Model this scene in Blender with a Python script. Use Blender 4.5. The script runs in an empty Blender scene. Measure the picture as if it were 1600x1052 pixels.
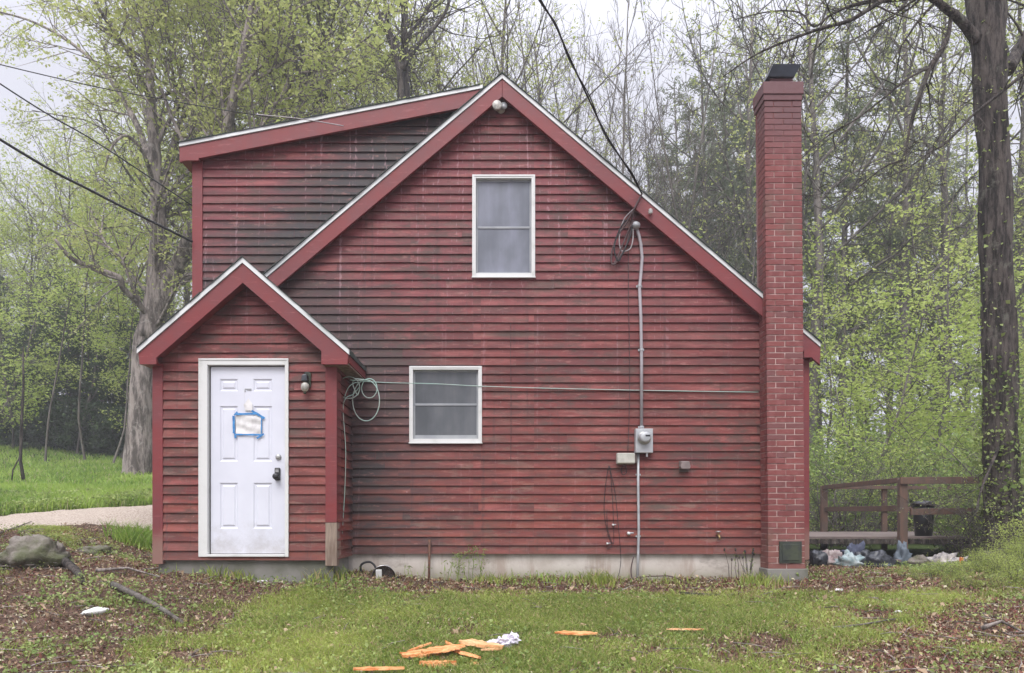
import bpy, math, random
import numpy as np
from mathutils import Vector, Matrix, noise as mn
R = math.radians
sc = bpy.context.scene
COL = sc.collection
# ---------------------------------------------------------------- camera
F = 1153.0; CX = 790.0; HY = 805.0; D0 = 8.8        # px of the 1600 wide photo
cd = bpy.data.cameras.new('camera'); cam = bpy.data.objects.new('camera', cd); COL.objects.link(cam)
cam.location = (0, -D0, 0); cam.rotation_euler = (R(90), 0, 0)
cd.sensor_width = 36; cd.lens = F / 1600 * 36
cd.shift_x = (800 - CX) / 1600; cd.shift_y = (HY - 526) / 1600
cd.clip_start = .05; cd.clip_end = 1500
sc.camera = cam
def P(px, py, d):
    "real position of something seen at (px,py) of the photo and measured to stand d metres away"
    return Vector(((px - CX) * d / F, d - D0, (HY - py) * d / F))
# ---------------------------------------------------------------- world, sun, exposure
SUN_EL, SUN_AZ = 50, 190
w = bpy.data.worlds.new("World"); sc.world = w; w.use_nodes = True
wt = w.node_tree; wt.nodes.clear()
def nd(t, typ, props=None, **ins):
    n = t.nodes.new(typ)
    for k, v in (props or {}).items(): setattr(n, k, v)
    for k, v in ins.items():
        s = n.inputs[int(k[1:])] if k[0] == '_' else n.inputs[k.replace('_', ' ')]
        if isinstance(v, bpy.types.NodeSocket): t.links.new(v, s)
        else: s.default_value = v
    return n
def mth(t, op, a, b=0.0, c=0.0, clamp=False):
    return nd(t, 'ShaderNodeMath', {'operation': op, 'use_clamp': clamp}, _0=a, _1=b, _2=c).outputs[0]
def mixc(t, f, a, b, mode='MIX'):
    n = nd(t, 'ShaderNodeMix', {'data_type': 'RGBA', 'blend_type': mode})
    for i, v in ((0, f), (6, a), (7, b)):
        if isinstance(v, bpy.types.NodeSocket): t.links.new(v, n.inputs[i])
        else: n.inputs[i].default_value = v if i == 0 else (tuple(v) + (1,))[:4]
    return n.outputs[2]
def ramp(t, v, a, b):
    return nd(t, 'ShaderNodeMapRange', {'interpolation_type': 'SMOOTHSTEP'}, _0=v, _1=a, _2=b).outputs[0]
sky = nd(wt, 'ShaderNodeTexSky', {'sky_type': 'NISHITA', 'sun_disc': False, 'sun_elevation': R(SUN_EL), 'sun_rotation': R(SUN_AZ), 'air_density': 1.0, 'dust_density': 4.0})
hs = nd(wt, 'ShaderNodeHueSaturation', Saturation=.35, Color=sky.outputs[0])
geo = nd(wt, 'ShaderNodeTexCoord')
sep = nd(wt, 'ShaderNodeSeparateXYZ', _0=geo.outputs['Generated'])
el = mth(wt, 'MAXIMUM', sep.outputs[2], 0.0)
lum = mth(wt, 'MULTIPLY_ADD', ramp(wt, el, .45, 1.0), 18.0, 5.9)             # overcast sky: brighter overhead than at the horizon
cloudn = nd(wt, 'ShaderNodeTexNoise', Scale=2.2, Detail=4.0, Vector=geo.outputs['Generated']).outputs[0]
lum = mth(wt, 'MULTIPLY', lum, mth(wt, 'MULTIPLY_ADD', cloudn, .3, .85))
cl = nd(wt, 'ShaderNodeVectorMath', {'operation': 'SCALE'}, _0=(.95, .955, 1.08)); wt.links.new(lum, cl.inputs['Scale'])
skc = mixc(wt, .88, hs.outputs[0], cl.outputs[0])
bg = nd(wt, 'ShaderNodeBackground', Color=skc, Strength=.1)
wo = nd(wt, 'ShaderNodeOutputWorld', Surface=bg.outputs[0])
sd = bpy.data.lights.new('sun', 'SUN'); sun = bpy.data.objects.new('sun', sd); COL.objects.link(sun)
sd.energy = 1.5; sd.angle = R(35); sd.color = (1, .97, .93)
sun.rotation_euler = (R(90 - SUN_EL), 0, R(-12))
sc.view_settings.view_transform = 'Standard'; sc.view_settings.look = 'None'; sc.view_settings.gamma = 1
sc.view_settings.exposure = .68
sc.cycles.max_bounces = 6; sc.cycles.diffuse_bounces = 3; sc.cycles.transparent_max_bounces = 6
# ---------------------------------------------------------------- helpers
rnd = random.Random(7)
class MB:
    def __init__(s): s.v = []; s.f = []
    def poly(s, pts): n = len(s.v); s.v += [tuple(p) for p in pts]; s.f.append(tuple(range(n, n + len(pts)))); return s
    def box(s, x0, x1, y0, y1, z0, z1):
        n = len(s.v); s.v += [(x, y, z) for x in (x0, x1) for y in (y0, y1) for z in (z0, z1)]
        s.f += [tuple(n + i for i in q) for q in ((0, 1, 3, 2), (4, 6, 7, 5), (0, 4, 5, 1), (2, 3, 7, 6), (0, 2, 6, 4), (1, 5, 7, 3))]; return s
    def prism(s, pts, y0, y1):
        "polygon pts (x,z) extruded from y0 to y1"
        n = len(s.v); m = len(pts)
        s.v += [(x, y0, z) for x, z in pts] + [(x, y1, z) for x, z in pts]
        s.f += [tuple(range(n, n + m)), tuple(range(n + 2 * m - 1, n + m - 1, -1))]
        s.f += [(n + i, n + m + i, n + m + (i + 1) % m, n + (i + 1) % m) for i in range(m)]; return s
    def tube(s, pts, rad, sides=8, cap=True, rough=0.0):
        pts = [Vector(p) for p in pts]
        if not isinstance(rad, (list, tuple)): rad = [rad] * len(pts)
        n0 = len(s.v); up = Vector((.13, .31, .94)).normalized()
        for i, p in enumerate(pts):
            t = (pts[min(i + 1, len(pts) - 1)] - pts[max(i - 1, 0)])
            t = t.normalized() if t.length > 1e-9 else Vector((0, 0, 1))
            a = t.cross(up)
            if a.length < .05: a = t.cross(Vector((1, 0, 0)))
            a.normalize(); b = t.cross(a)
            for k in range(sides):
                ph = 2 * math.pi * k / sides; r = rad[i]
                if rough: r *= 1 + rough * mn.noise(Vector((math.cos(ph) * 1.7, math.sin(ph) * 1.7, i * .45 + n0 * .01))) + (rough * .28 * mn.noise(Vector((math.cos(ph) * 6, math.sin(ph) * 6, i * .5))) if sides > 12 else 0)
                s.v.append(tuple(p + a * (math.cos(ph) * r) + b * (math.sin(ph) * r)))
        for i in range(len(pts) - 1):
            for k in range(sides):
                q = n0 + i * sides
                s.f.append((q + k, q + (k + 1) % sides, q + sides + (k + 1) % sides, q + sides + k))
        if cap:
            s.f.append(tuple(n0 + k for k in range(sides))[::-1]); q = n0 + (len(pts) - 1) * sides
            s.f.append(tuple(q + k for k in range(sides)))
        return s
    def lathe(s, prof, c, axis='z', sides=20):
        "prof: (r, h) pairs round an axis through c"
        n0 = len(s.v); c = Vector(c)
        for r, h in prof:
            for k in range(sides):
                ph = 2 * math.pi * k / sides; a, b = r * math.cos(ph), r * math.sin(ph)
                s.v.append(tuple(c + (Vector((a, b, h)) if axis == 'z' else Vector((a, -h, b)) if axis == 'y' else Vector((h, a, b)))))
        for i in range(len(prof) - 1):
            for k in range(sides):
                q = n0 + i * sides; s.f.append((q + k, q + (k + 1) % sides, q + sides + (k + 1) % sides, q + sides + k))
        s.f.append(tuple(n0 + k for k in range(sides))[::-1]); q = n0 + (len(prof) - 1) * sides; s.f.append(tuple(q + k for k in range(sides)))
        return s
    def blob(s, c, rx, ry, rz, seed=0, amp=.25, freq=1.6, seg=14, rings=9, flat=0.0):
        n0 = len(s.v); c = Vector(c)
        for i in range(rings + 1):
            th = math.pi * i / rings
            for k in range(seg):
                ph = 2 * math.pi * k / seg
                d = Vector((math.sin(th) * math.cos(ph), math.sin(th) * math.sin(ph), math.cos(th)))
                m = 1 + amp * mn.noise(d * freq + Vector((seed * 3.1, seed, 0))) + amp * .45 * mn.noise(d * freq * 2.7 + Vector((seed, 9, 0))) + amp * .22 * mn.noise(d * freq * 6.1 + Vector((seed, 3, 0)))
                z = d.z * m * rz
                if flat and z < -flat * rz: z = -flat * rz
                s.v.append((c.x + d.x * m * rx, c.y + d.y * m * ry, c.z + z))
        for i in range(rings):
            for k in range(seg):
                q = n0 + i * seg; s.f.append((q + k, q + seg + k, q + seg + (k + 1) % seg, q + (k + 1) % seg))
        return s
    def mesh(s, name, mat, smooth=False):
        me = bpy.data.meshes.new(name); me.from_pydata(s.v, [], s.f)
        if mat: me.materials.append(mat)
        if smooth: me.polygons.foreach_set('use_smooth', [True] * len(me.polygons))
        me.update(); return me
    def build(s, name, mat, parent=None, smooth=False, bevel=0, origin=None):
        if origin is not None:
            o3 = Vector(origin); s.v = [(a - o3.x, b - o3.y, c - o3.z) for a, b, c in s.v]
        o = bpy.data.objects.new(name, s.mesh(name, mat, smooth)); COL.objects.link(o)
        if parent: o.parent = parent
        if origin is not None: o.location = origin
        if bevel:
            b = o.modifiers.new('bevel', 'BEVEL'); b.width = bevel; b.segments = 2; b.limit_method = 'ANGLE'
        return o
def tag(o, label=None, cat=None, group=None, kind=None):
    for k, v in (('label', label), ('category', cat), ('group', group), ('kind', kind)):
        if v: o[k] = v
    return o
def empty(name, loc, label, cat, group=None, rz=0):
    o = bpy.data.objects.new(name, None); COL.objects.link(o); o.location = loc; o.rotation_euler = (0, 0, rz)
    return tag(o, label, cat, group)
def npmesh(name, V, Fc, mat, smooth=False):
    "V (n,3), Fc (m,k) all faces with k corners"
    me = bpy.data.meshes.new(name); me.vertices.add(len(V)); me.vertices.foreach_set('co', np.asarray(V, np.float32).ravel())
    m, k = Fc.shape; me.loops.add(m * k); me.loops.foreach_set('vertex_index', Fc.astype(np.int32).ravel())
    me.polygons.add(m); me.polygons.foreach_set('loop_start', np.arange(0, m * k, k, dtype=np.int32))
    me.update(calc_edges=True); me.materials.append(mat)
    if smooth: me.polygons.foreach_set('use_smooth', [True] * m)
    return me
def leaves(C, size, rs, flat=0.0, aspect=.55, droop=0.0):
    "diamond leaf faces folded a little along the midrib, centres C"
    n = len(C); C = np.asarray(C)
    u = rs.normal(size=(n, 3)); u[:, 2] *= (1 - flat); u[:, 2] -= droop
    u /= np.linalg.norm(u, axis=1)[:, None]
    q = rs.normal(size=(n, 3)); q[:, 2] *= (1 - flat)
    v = np.cross(u, np.cross(q, u)); v /= np.linalg.norm(v, axis=1)[:, None] + 1e-9
    s = (size * np.clip(rs.lognormal(-.2, .33, n), .4, 1.7))[:, None]
    nn = np.cross(u, v) * s * .22
    V = np.stack([C - u * s * .5, C + v * s * aspect * .5 + nn + u * s * .05, C + u * s * .5, C - v * s * aspect * .5 + nn + u * s * .05], 1).reshape(-1, 3)
    Fc = np.arange(4 * n).reshape(n, 4)
    return V, Fc
# ---------------------------------------------------------------- materials
def newmat(name):
    m = bpy.data.materials.new(name); m.use_nodes = True; t = m.node_tree
    b = t.nodes['Principled BSDF']; return m, t, b
def objco(t): return nd(t, 'ShaderNodeTexCoord').outputs['Object']
def nz(t, scale, detail=4, vec=None, rough=.55, col=False):
    n = nd(t, 'ShaderNodeTexNoise', Scale=scale, Detail=detail, Roughness=rough)
    if vec is not None: t.links.new(vec, n.inputs['Vector'])
    return n.outputs[1 if col else 0]
def scl(t, v, s): return nd(t, 'ShaderNodeVectorMath', {'operation': 'MULTIPLY'}, _0=v, _1=s).outputs[0]
def bump(t, b, h, strength=.4, dist=.01):
    n = nd(t, 'ShaderNodeBump', Strength=strength, Distance=dist, Height=h); t.links.new(n.outputs[0], b.inputs['Normal'])
def simple(name, c, rough=.6, c2=None, scale=8, bmp=0, dist=.01, metal=0, det=5, stretch=(1, 1, 1), lo=.35, hi=.65, spec=.5):
    m, t, b = newmat(name); o = scl(t, objco(t), stretch); n = nz(t, scale, det, o)
    c2 = c2 or tuple(x * .7 for x in c)
    t.links.new(mixc(t, ramp(t, n, lo, hi), c, c2), b.inputs['Base Color'])
    b.inputs['Roughness'].default_value = rough; b.inputs['Metallic'].default_value = metal
    b.inputs['Specular IOR Level'].default_value = spec
    if bmp: bump(t, b, nz(t, scale * 3, 5, o), bmp, dist)
    return m
M = {}
def siding_mat():
    m, t, b = newmat('siding'); o = objco(t)
    isl = nd(t, 'ShaderNodeNewGeometry').outputs['Random Per Island']
    sx = nd(t, 'ShaderNodeSeparateXYZ', _0=o); x, y, z = sx.outputs[0], sx.outputs[1], sx.outputs[2]
    off = nd(t, 'ShaderNodeCombineXYZ', _0=mth(t, 'MULTIPLY', isl, 37.0), _1=0.0, _2=0.0).outputs[0]
    ov = nd(t, 'ShaderNodeVectorMath', {'operation': 'ADD'}, _0=o, _1=off).outputs[0]
    long_ = nz(t, 1.0, 5, scl(t, ov, (1.1, 1.1, 9)), .6)
    fine = nz(t, 1.0, 6, scl(t, ov, (7, 7, 90)), .65)
    patch = nz(t, .8, 5, o, .6)
    c = mixc(t, ramp(t, isl, 0, 1), (.124, .022, .018), (.176, .034, .030))
    # paint is chalky and pinkish high up, redder and browner low down
    zz = mth(t, 'ADD', z, mth(t, 'MULTIPLY_ADD', patch, 2.4, -1.2))
    c = mixc(t, mth(t, 'MULTIPLY', ramp(t, zz, 1.0, 3.6), .65), c, (.185, .046, .058))
    c = mixc(t, mth(t, 'MULTIPLY', ramp(t, long_, .48, .68), .6), c, (.33, .10, .09))
    c = mixc(t, mth(t, 'MULTIPLY', ramp(t, long_, .50, .30), .8), c, (.085, .02, .022))
    lowz = ramp(t, zz, 1.6, -.4)
    wear = mth(t, 'MULTIPLY', ramp(t, nz(t, 1.0, 5, scl(t, ov, (1.7, 1.7, 6)), .7), .52, .66), mth(t, 'MULTIPLY_ADD', lowz, .6, .3))
    c = mixc(t, wear, c, (.20, .125, .095))
    c = mixc(t, mth(t, 'MULTIPLY', ramp(t, isl, .80, .95), .2), c, (.22, .10, .085))
    c = mixc(t, mth(t, 'MULTIPLY', ramp(t, isl, .18, .05), .25), c, (.10, .03, .032))
    c = mixc(t, mth(t, 'MULTIPLY', ramp(t, fine, .56, .72), .35), c, (.40, .2, .18))
    c = mixc(t, mth(t, 'MULTIPLY', ramp(t, fine, .46, .3), .4), c, (.09, .03, .03))
    # black mildew beside the roof edges (on the dormer cheek, and where the porch roof sheds water)
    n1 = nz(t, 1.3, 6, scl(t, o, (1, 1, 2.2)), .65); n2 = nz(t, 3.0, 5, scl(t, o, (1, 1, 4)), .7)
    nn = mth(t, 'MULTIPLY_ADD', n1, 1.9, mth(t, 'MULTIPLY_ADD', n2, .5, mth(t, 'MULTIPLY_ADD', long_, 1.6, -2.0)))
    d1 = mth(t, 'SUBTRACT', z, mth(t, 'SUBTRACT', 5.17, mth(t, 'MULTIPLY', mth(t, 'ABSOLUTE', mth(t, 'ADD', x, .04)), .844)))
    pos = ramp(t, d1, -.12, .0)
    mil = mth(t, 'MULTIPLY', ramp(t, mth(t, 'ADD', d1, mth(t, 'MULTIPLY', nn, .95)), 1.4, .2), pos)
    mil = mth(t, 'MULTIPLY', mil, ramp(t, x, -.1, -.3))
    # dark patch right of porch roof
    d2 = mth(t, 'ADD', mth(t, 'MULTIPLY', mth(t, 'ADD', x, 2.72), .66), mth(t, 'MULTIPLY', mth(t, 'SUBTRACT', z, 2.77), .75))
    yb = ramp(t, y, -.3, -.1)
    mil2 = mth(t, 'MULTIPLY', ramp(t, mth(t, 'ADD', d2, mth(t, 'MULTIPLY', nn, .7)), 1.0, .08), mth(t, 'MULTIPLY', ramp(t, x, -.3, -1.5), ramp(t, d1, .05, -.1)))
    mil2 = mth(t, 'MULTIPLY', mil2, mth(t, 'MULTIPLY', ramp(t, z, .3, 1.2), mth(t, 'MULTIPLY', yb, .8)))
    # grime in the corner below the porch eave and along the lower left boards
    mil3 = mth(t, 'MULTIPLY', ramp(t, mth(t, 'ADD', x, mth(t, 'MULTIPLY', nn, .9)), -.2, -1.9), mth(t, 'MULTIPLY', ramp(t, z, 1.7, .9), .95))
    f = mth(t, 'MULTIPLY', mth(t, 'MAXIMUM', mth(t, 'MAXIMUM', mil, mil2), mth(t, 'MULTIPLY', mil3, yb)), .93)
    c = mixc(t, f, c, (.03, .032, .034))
    mot = mth(t, 'MULTIPLY', ramp(t, nz(t, 1.0, 7, scl(t, ov, (2.6, 2.6, 7)), .72), .45, .60), mth(t, 'MULTIPLY_ADD', ramp(t, nz(t, .7, 3, o), .38, .62), .6, .2))
    c = mixc(t, mot, c, (.065, .042, .034))
    lt = mth(t, 'MULTIPLY', ramp(t, nz(t, 1.0, 7, scl(t, ov, (4.5, 4.5, 16)), .75), .55, .69), .5)
    c = mixc(t, lt, c, (.36, .165, .14))
    db = mth(t, 'MULTIPLY', ramp(t, nd(t, 'ShaderNodeVectorMath', {'operation': 'LENGTH'}, _0=nd(t, 'ShaderNodeVectorMath', {'operation': 'MULTIPLY'}, _0=nd(t, 'ShaderNodeVectorMath', {'operation': 'SUBTRACT'}, _0=o, _1=(.11, 0, 2.155)).outputs[0], _1=(1, 0, 8)).outputs[0]).outputs['Value'], .5, .12), .75)
    c = mixc(t, db, c, (.05, .045, .035))
    c = mixc(t, mth(t, 'MULTIPLY', mth(t, 'MULTIPLY', lowz, ramp(t, nz(t, 1.0, 6, scl(t, ov, (.8, .8, 5)), .7), .42, .62)), .5), c, (.27, .062, .038))
    algae = mth(t, 'MULTIPLY', ramp(t, nz(t, 1.0, 5, scl(t, o, (.9, .9, 3.2)), .65), .56, .72), .6)
    c = mixc(t, algae, c, (.085, .058, .045))
    # rain streaks
    stv = nz(t, 1.0, 3, scl(t, o, (22, 22, .8)), .6)
    c = mixc(t, mth(t, 'MULTIPLY', mth(t, 'MULTIPLY', ramp(t, stv, .60, .72), mth(t, 'MULTIPLY_ADD', ramp(t, z, 1.5, 3.5), .6, .25)), .55), c, (.42, .25, .27))
    stw = nz(t, 1.0, 4, nd(t, 'ShaderNodeVectorMath', {'operation': 'ADD'}, _0=scl(t, o, (13, 13, .5)), _1=(5, 0, 0)).outputs[0], .7)
    c = mixc(t, mth(t, 'MULTIPLY', ramp(t, stw, .56, .72), .55), c, (.06, .03, .03))
    # soaked, mossy boards at the foot
    c = mixc(t, mth(t, 'MULTIPLY', ramp(t, mth(t, 'ADD', z, mth(t, 'MULTIPLY', n1, .25)), .02, -.5), .45), c, (.12, .06, .05))
    # old paint flecks
    c = mixc(t, mth(t, 'MULTIPLY', ramp(t, nz(t, 9, 3, scl(t, o, (1, 1, 3))), .76, .8), .7), c, (.6, .5, .47))
    t.links.new(c, b.inputs['Base Color']); b.inputs['Roughness'].default_value = .62
    b.inputs['Specular IOR Level'].default_value = .35
    bump(t, b, fine, .35, .004); return m
M['siding'] = siding_mat()
def trim_mat():
    m, t, b = newmat('red_trim'); o = objco(t); n = nz(t, 2.5, 6, o, .65); f = nz(t, 1, 6, scl(t, o, (5, 5, 30)), .7)
    c = mixc(t, ramp(t, n, .35, .68), (.20, .027, .028), (.165, .035, .038))
    c = mixc(t, mth(t, 'MULTIPLY', ramp(t, f, .55, .75), .4), c, (.42, .15, .14))
    sx = nd(t, 'ShaderNodeSeparateXYZ', _0=o)
    c = mixc(t, mth(t, 'MULTIPLY', ramp(t, mth(t, 'ADD', sx.outputs[2], mth(t, 'MULTIPLY', n, .4)), .12, -.16), .85), c, (.24, .14, .11))
    c = mixc(t, mth(t, 'MULTIPLY', ramp(t, nz(t, 1.6, 5, o, .7), .58, .75), .5), c, (.16, .035, .04))
    t.links.new(c, b.inputs['Base Color']); b.inputs['Roughness'].default_value = .5; bump(t, b, f, .2, .003); return m
M['trim'] = trim_mat()
M['wood_bare'] = simple('weathered_wood', (.30, .23, .18), .8, (.17, .12, .09), 3, .3, .004, stretch=(8, 8, 1))
M['white'] = simple('white_paint', (.66, .66, .64), .45, (.52, .52, .49), 5, .1, .002, stretch=(1, 1, 1), lo=.5, hi=.8)
M['door'] = simple('door_paint', (.69, .70, .77), .4, (.64, .65, .72), 2, 0)
_m = M['door']; _t = _m.node_tree; _b = _t.nodes['Principled BSDF']; _o = objco(_t); _z = nd(_t, 'ShaderNodeSeparateXYZ', _0=_o).outputs[2]
_old = _b.inputs['Base Color'].links[0].from_socket
_g = mth(_t, 'MULTIPLY', ramp(_t, mth(_t, 'ADD', _z, mth(_t, 'MULTIPLY', nz(_t, 5, 6, _o, .7), .9)), .35, -.05), .55)
_c = mixc(_t, _g, _old, (.33, .30, .27)); _c = mixc(_t, mth(_t, 'MULTIPLY', ramp(_t, nz(_t, 1, 5, scl(_t, _o, (14, 14, 2)), .7), .6, .75), .25), _c, (.45, .44, .44)); _t.links.new(_c, _b.inputs['Base Color'])
M['drip'] = simple('white_drip_edge', (.70, .71, .70), .35, (.5, .52, .51), 2.5, .05, .002, lo=.45, hi=.75)
M['shingle'] = simple('asphalt_shingle', (.06, .065, .06), .95, (.035, .05, .04), 3, .8, .01)
M['concrete'] = None
def concrete():
    m, t, b = newmat('foundation_concrete'); o = objco(t); n = nz(t, 1.6, 6, o, .65); n2 = nz(t, 9, 5, o, .6)
    z = nd(t, 'ShaderNodeSeparateXYZ', _0=o).outputs[2]
    c = mixc(t, ramp(t, n, .35, .65), (.62, .57, .52), (.44, .39, .34))
    c = mixc(t, mth(t, 'MULTIPLY', ramp(t, n2, .5, .7), .35), c, (.6, .56, .5))
    c = mixc(t, mth(t, 'MULTIPLY', ramp(t, mth(t, 'ADD', z, mth(t, 'MULTIPLY', n, .3)), -.42, -.66), .75), c, (.2, .19, .11))
    c = mixc(t, mth(t, 'MULTIPLY', ramp(t, nz(t, 1, 4, scl(t, o, (5, 5, .8)), .7), .54, .68), .45), c, (.30, .21, .16))
    c = mixc(t, mth(t, 'MULTIPLY', ramp(t, nz(t, 1, 5, scl(t, o, (1.4, 1.4, 3)), .7), .56, .66), .5), c, (.24, .20, .17))
    t.links.new(c, b.inputs['Base Color']); b.inputs['Roughness'].default_value = .9; bump(t, b, n2, .4, .006); return m
M['concrete'] = concrete()
M['dark_concrete'] = simple('dark_grey_concrete', (.22, .21, .19), .9, (.13, .13, .10), 2.5, .4, .006)  # darker grey concrete for the porch base and chimney footing
def brick():
    m, t, b = newmat('painted_brick'); o = objco(t)
    isl = nd(t, 'ShaderNodeNewGeometry').outputs['Random Per Island']; n = nz(t, 14, 5, o, .65)
    c = mixc(t, isl, (.15, .034, .032), (.215, .055, .048)); c = mixc(t, mth(t, 'MULTIPLY', ramp(t, n, .45, .7), .5), c, (.28, .10, .095))
    c = mixc(t, mth(t, 'MULTIPLY', ramp(t, isl, .86, .9), .5), c, (.10, .05, .05))
    z = nd(t, 'ShaderNodeSeparateXYZ', _0=o).outputs[2]
    c = mixc(t, mth(t, 'MULTIPLY', ramp(t, mth(t, 'ADD', z, nz(t, 1.3, 4, o)), 4.4, 5.5), .8), c, (.12, .065, .07))
    c = mixc(t, mth(t, 'MULTIPLY', ramp(t, nz(t, 2.2, 5, o), .58, .72), .4), c, (.12, .10, .07))
    c = mixc(t, mth(t, 'MULTIPLY', ramp(t, mth(t, 'ADD', z, mth(t, 'MULTIPLY', n, .3)), .1, -.3), .35), c, (.22, .13, .1))
    t.links.new(c, b.inputs['Base Color']); b.inputs['Roughness'].default_value = .7; bump(t, b, n, .5, .006); return m
M['brick'] = brick()
def mortar():
    m, t, b = newmat('mortar'); o = objco(t); n = nz(t, 3.5, 5, o, .7)
    sx = nd(t, 'ShaderNodeSeparateXYZ', _0=o); x, z = sx.outputs[0], sx.outputs[2]
    k = mth(t, 'MULTIPLY', ramp(t, n, .40, .50), ramp(t, mth(t, 'ADD', z, mth(t, 'MULTIPLY', n, .8)), 5.1, 3.6))
    k = mth(t, 'MULTIPLY', mth(t, 'MULTIPLY_ADD', k, .7, .3), mth(t, 'MULTIPLY', ramp(t, z, 4.9, 4.0), mth(t, 'MULTIPLY_ADD', ramp(t, x, 3.02, 3.065), .7, .3)))
    c = mixc(t, k, (.17, .05, .045), (.58, .44, .40))
    t.links.new(c, b.inputs['Base Color']); b.inputs['Roughness'].default_value = .9; return m
M['mortar'] = mortar()
def leafmat(name, a, b_, trans=.35, dead=None):
    m, t, b = newmat(name); o = objco(t)
    isl = nd(t, 'ShaderNodeNewGeometry').outputs['Random Per Island']
    n = nz(t, .55, 2, o); f = mth(t, 'ADD', mth(t, 'MULTIPLY', isl, .6), mth(t, 'MULTIPLY', ramp(t, n, .35, .65), .4))
    c = mixc(t, f, a, b_)
    if dead: c = mixc(t, ramp(t, isl, dead[1], dead[1] + .01), c, dead[0])
    t.links.new(c, b.inputs['Base Color']); b.inputs['Roughness'].default_value = .55; b.inputs['Specular IOR Level'].default_value = .3
    tr = nd(t, 'ShaderNodeBsdfTranslucent', Color=c)
    mx = nd(t, 'ShaderNodeMixShader', Fac=trans); t.links.new(b.outputs[0], mx.inputs[1]); t.links.new(tr.outputs[0], mx.inputs[2])
    t.links.new(mx.outputs[0], t.nodes['Material Output'].inputs[0]); return m
M['leaf_yel'] = leafmat('maple_leaf', (.39, .47, .13), (.60, .61, .25), .5)
M['leaf_grn'] = leafmat('spring_leaf', (.35, .45, .09), (.58, .64, .22), .5)
M['leaf_brt'] = leafmat('bright_leaf', (.35, .48, .09), (.58, .65, .21), .5)
M['leaf_drk'] = leafmat('hemlock_needle', (.035, .07, .03), (.10, .15, .055), .15)
M['leaf_pine'] = leafmat('pine_needle', (.13, .165, .09), (.25, .28, .155), .3)
M['leaf_ivy'] = leafmat('ivy_leaf', (.14, .22, .055), (.42, .48, .17), .35)
M['leaf_bush'] = leafmat('bush_leaf', (.15, .25, .06), (.36, .44, .13), .4)
M['bud'] = leafmat('bud', (.26, .22, .10), (.34, .30, .13), .3)
M['grass'] = leafmat('grass_blade', (.13, .20, .035), (.50, .56, .13), .35, ((.46, .36, .19), .82))
M['clover'] = leafmat('clover_leaf', (.16, .24, .05), (.50, .56, .17), .35)
M['fieldgrass'] = leafmat('field_grass_blade', (.15, .28, .045), (.46, .60, .13), .4, ((.50, .46, .26), .93))
M['litter'] = leafmat('fallen_leaf', (.13, .075, .05), (.34, .235, .15), .15, ((.52, .46, .32), .82))
M['litter_red'] = leafmat('russet_fallen_leaf', (.15, .055, .045), (.30, .13, .09), .1, ((.45, .34, .25), .92))
def bark(name, a, b_, lich=None, sc_=5):
    m, t, b = newmat(name); o = objco(t); n = nz(t, sc_, 6, scl(t, o, (1, 1, .16)), .75)
    c = mixc(t, ramp(t, n, .40, .60), a, b_)
    if lich: c = mixc(t, mth(t, 'MULTIPLY', ramp(t, nz(t, 4.5, 5, o, .7), .55, .68), .6), c, lich)
    t.links.new(c, b.inputs['Base Color']); b.inputs['Roughness'].default_value = .9
    b.inputs['Specular IOR Level'].default_value = .2
    bump(t, b, nz(t, sc_ * 2.5, 5, scl(t, o, (1, 1, .2)), .7), 1.0, .05); return m
M['bark'] = bark('grey_bark', (.20, .175, .155), (.09, .08, .07), (.27, .27, .22))
M['bark_pale'] = bark('pale_maple_bark', (.36, .31, .28), (.10, .085, .075), (.42, .39, .35), 6.5)
M['bark_dark'] = bark('dark_bark', (.12, .10, .088), (.028, .024, .022), (.20, .20, .16), 13)
M['bark_pine'] = bark('pine_bark', (.19, .165, .15), (.11, .10, .09))
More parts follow.
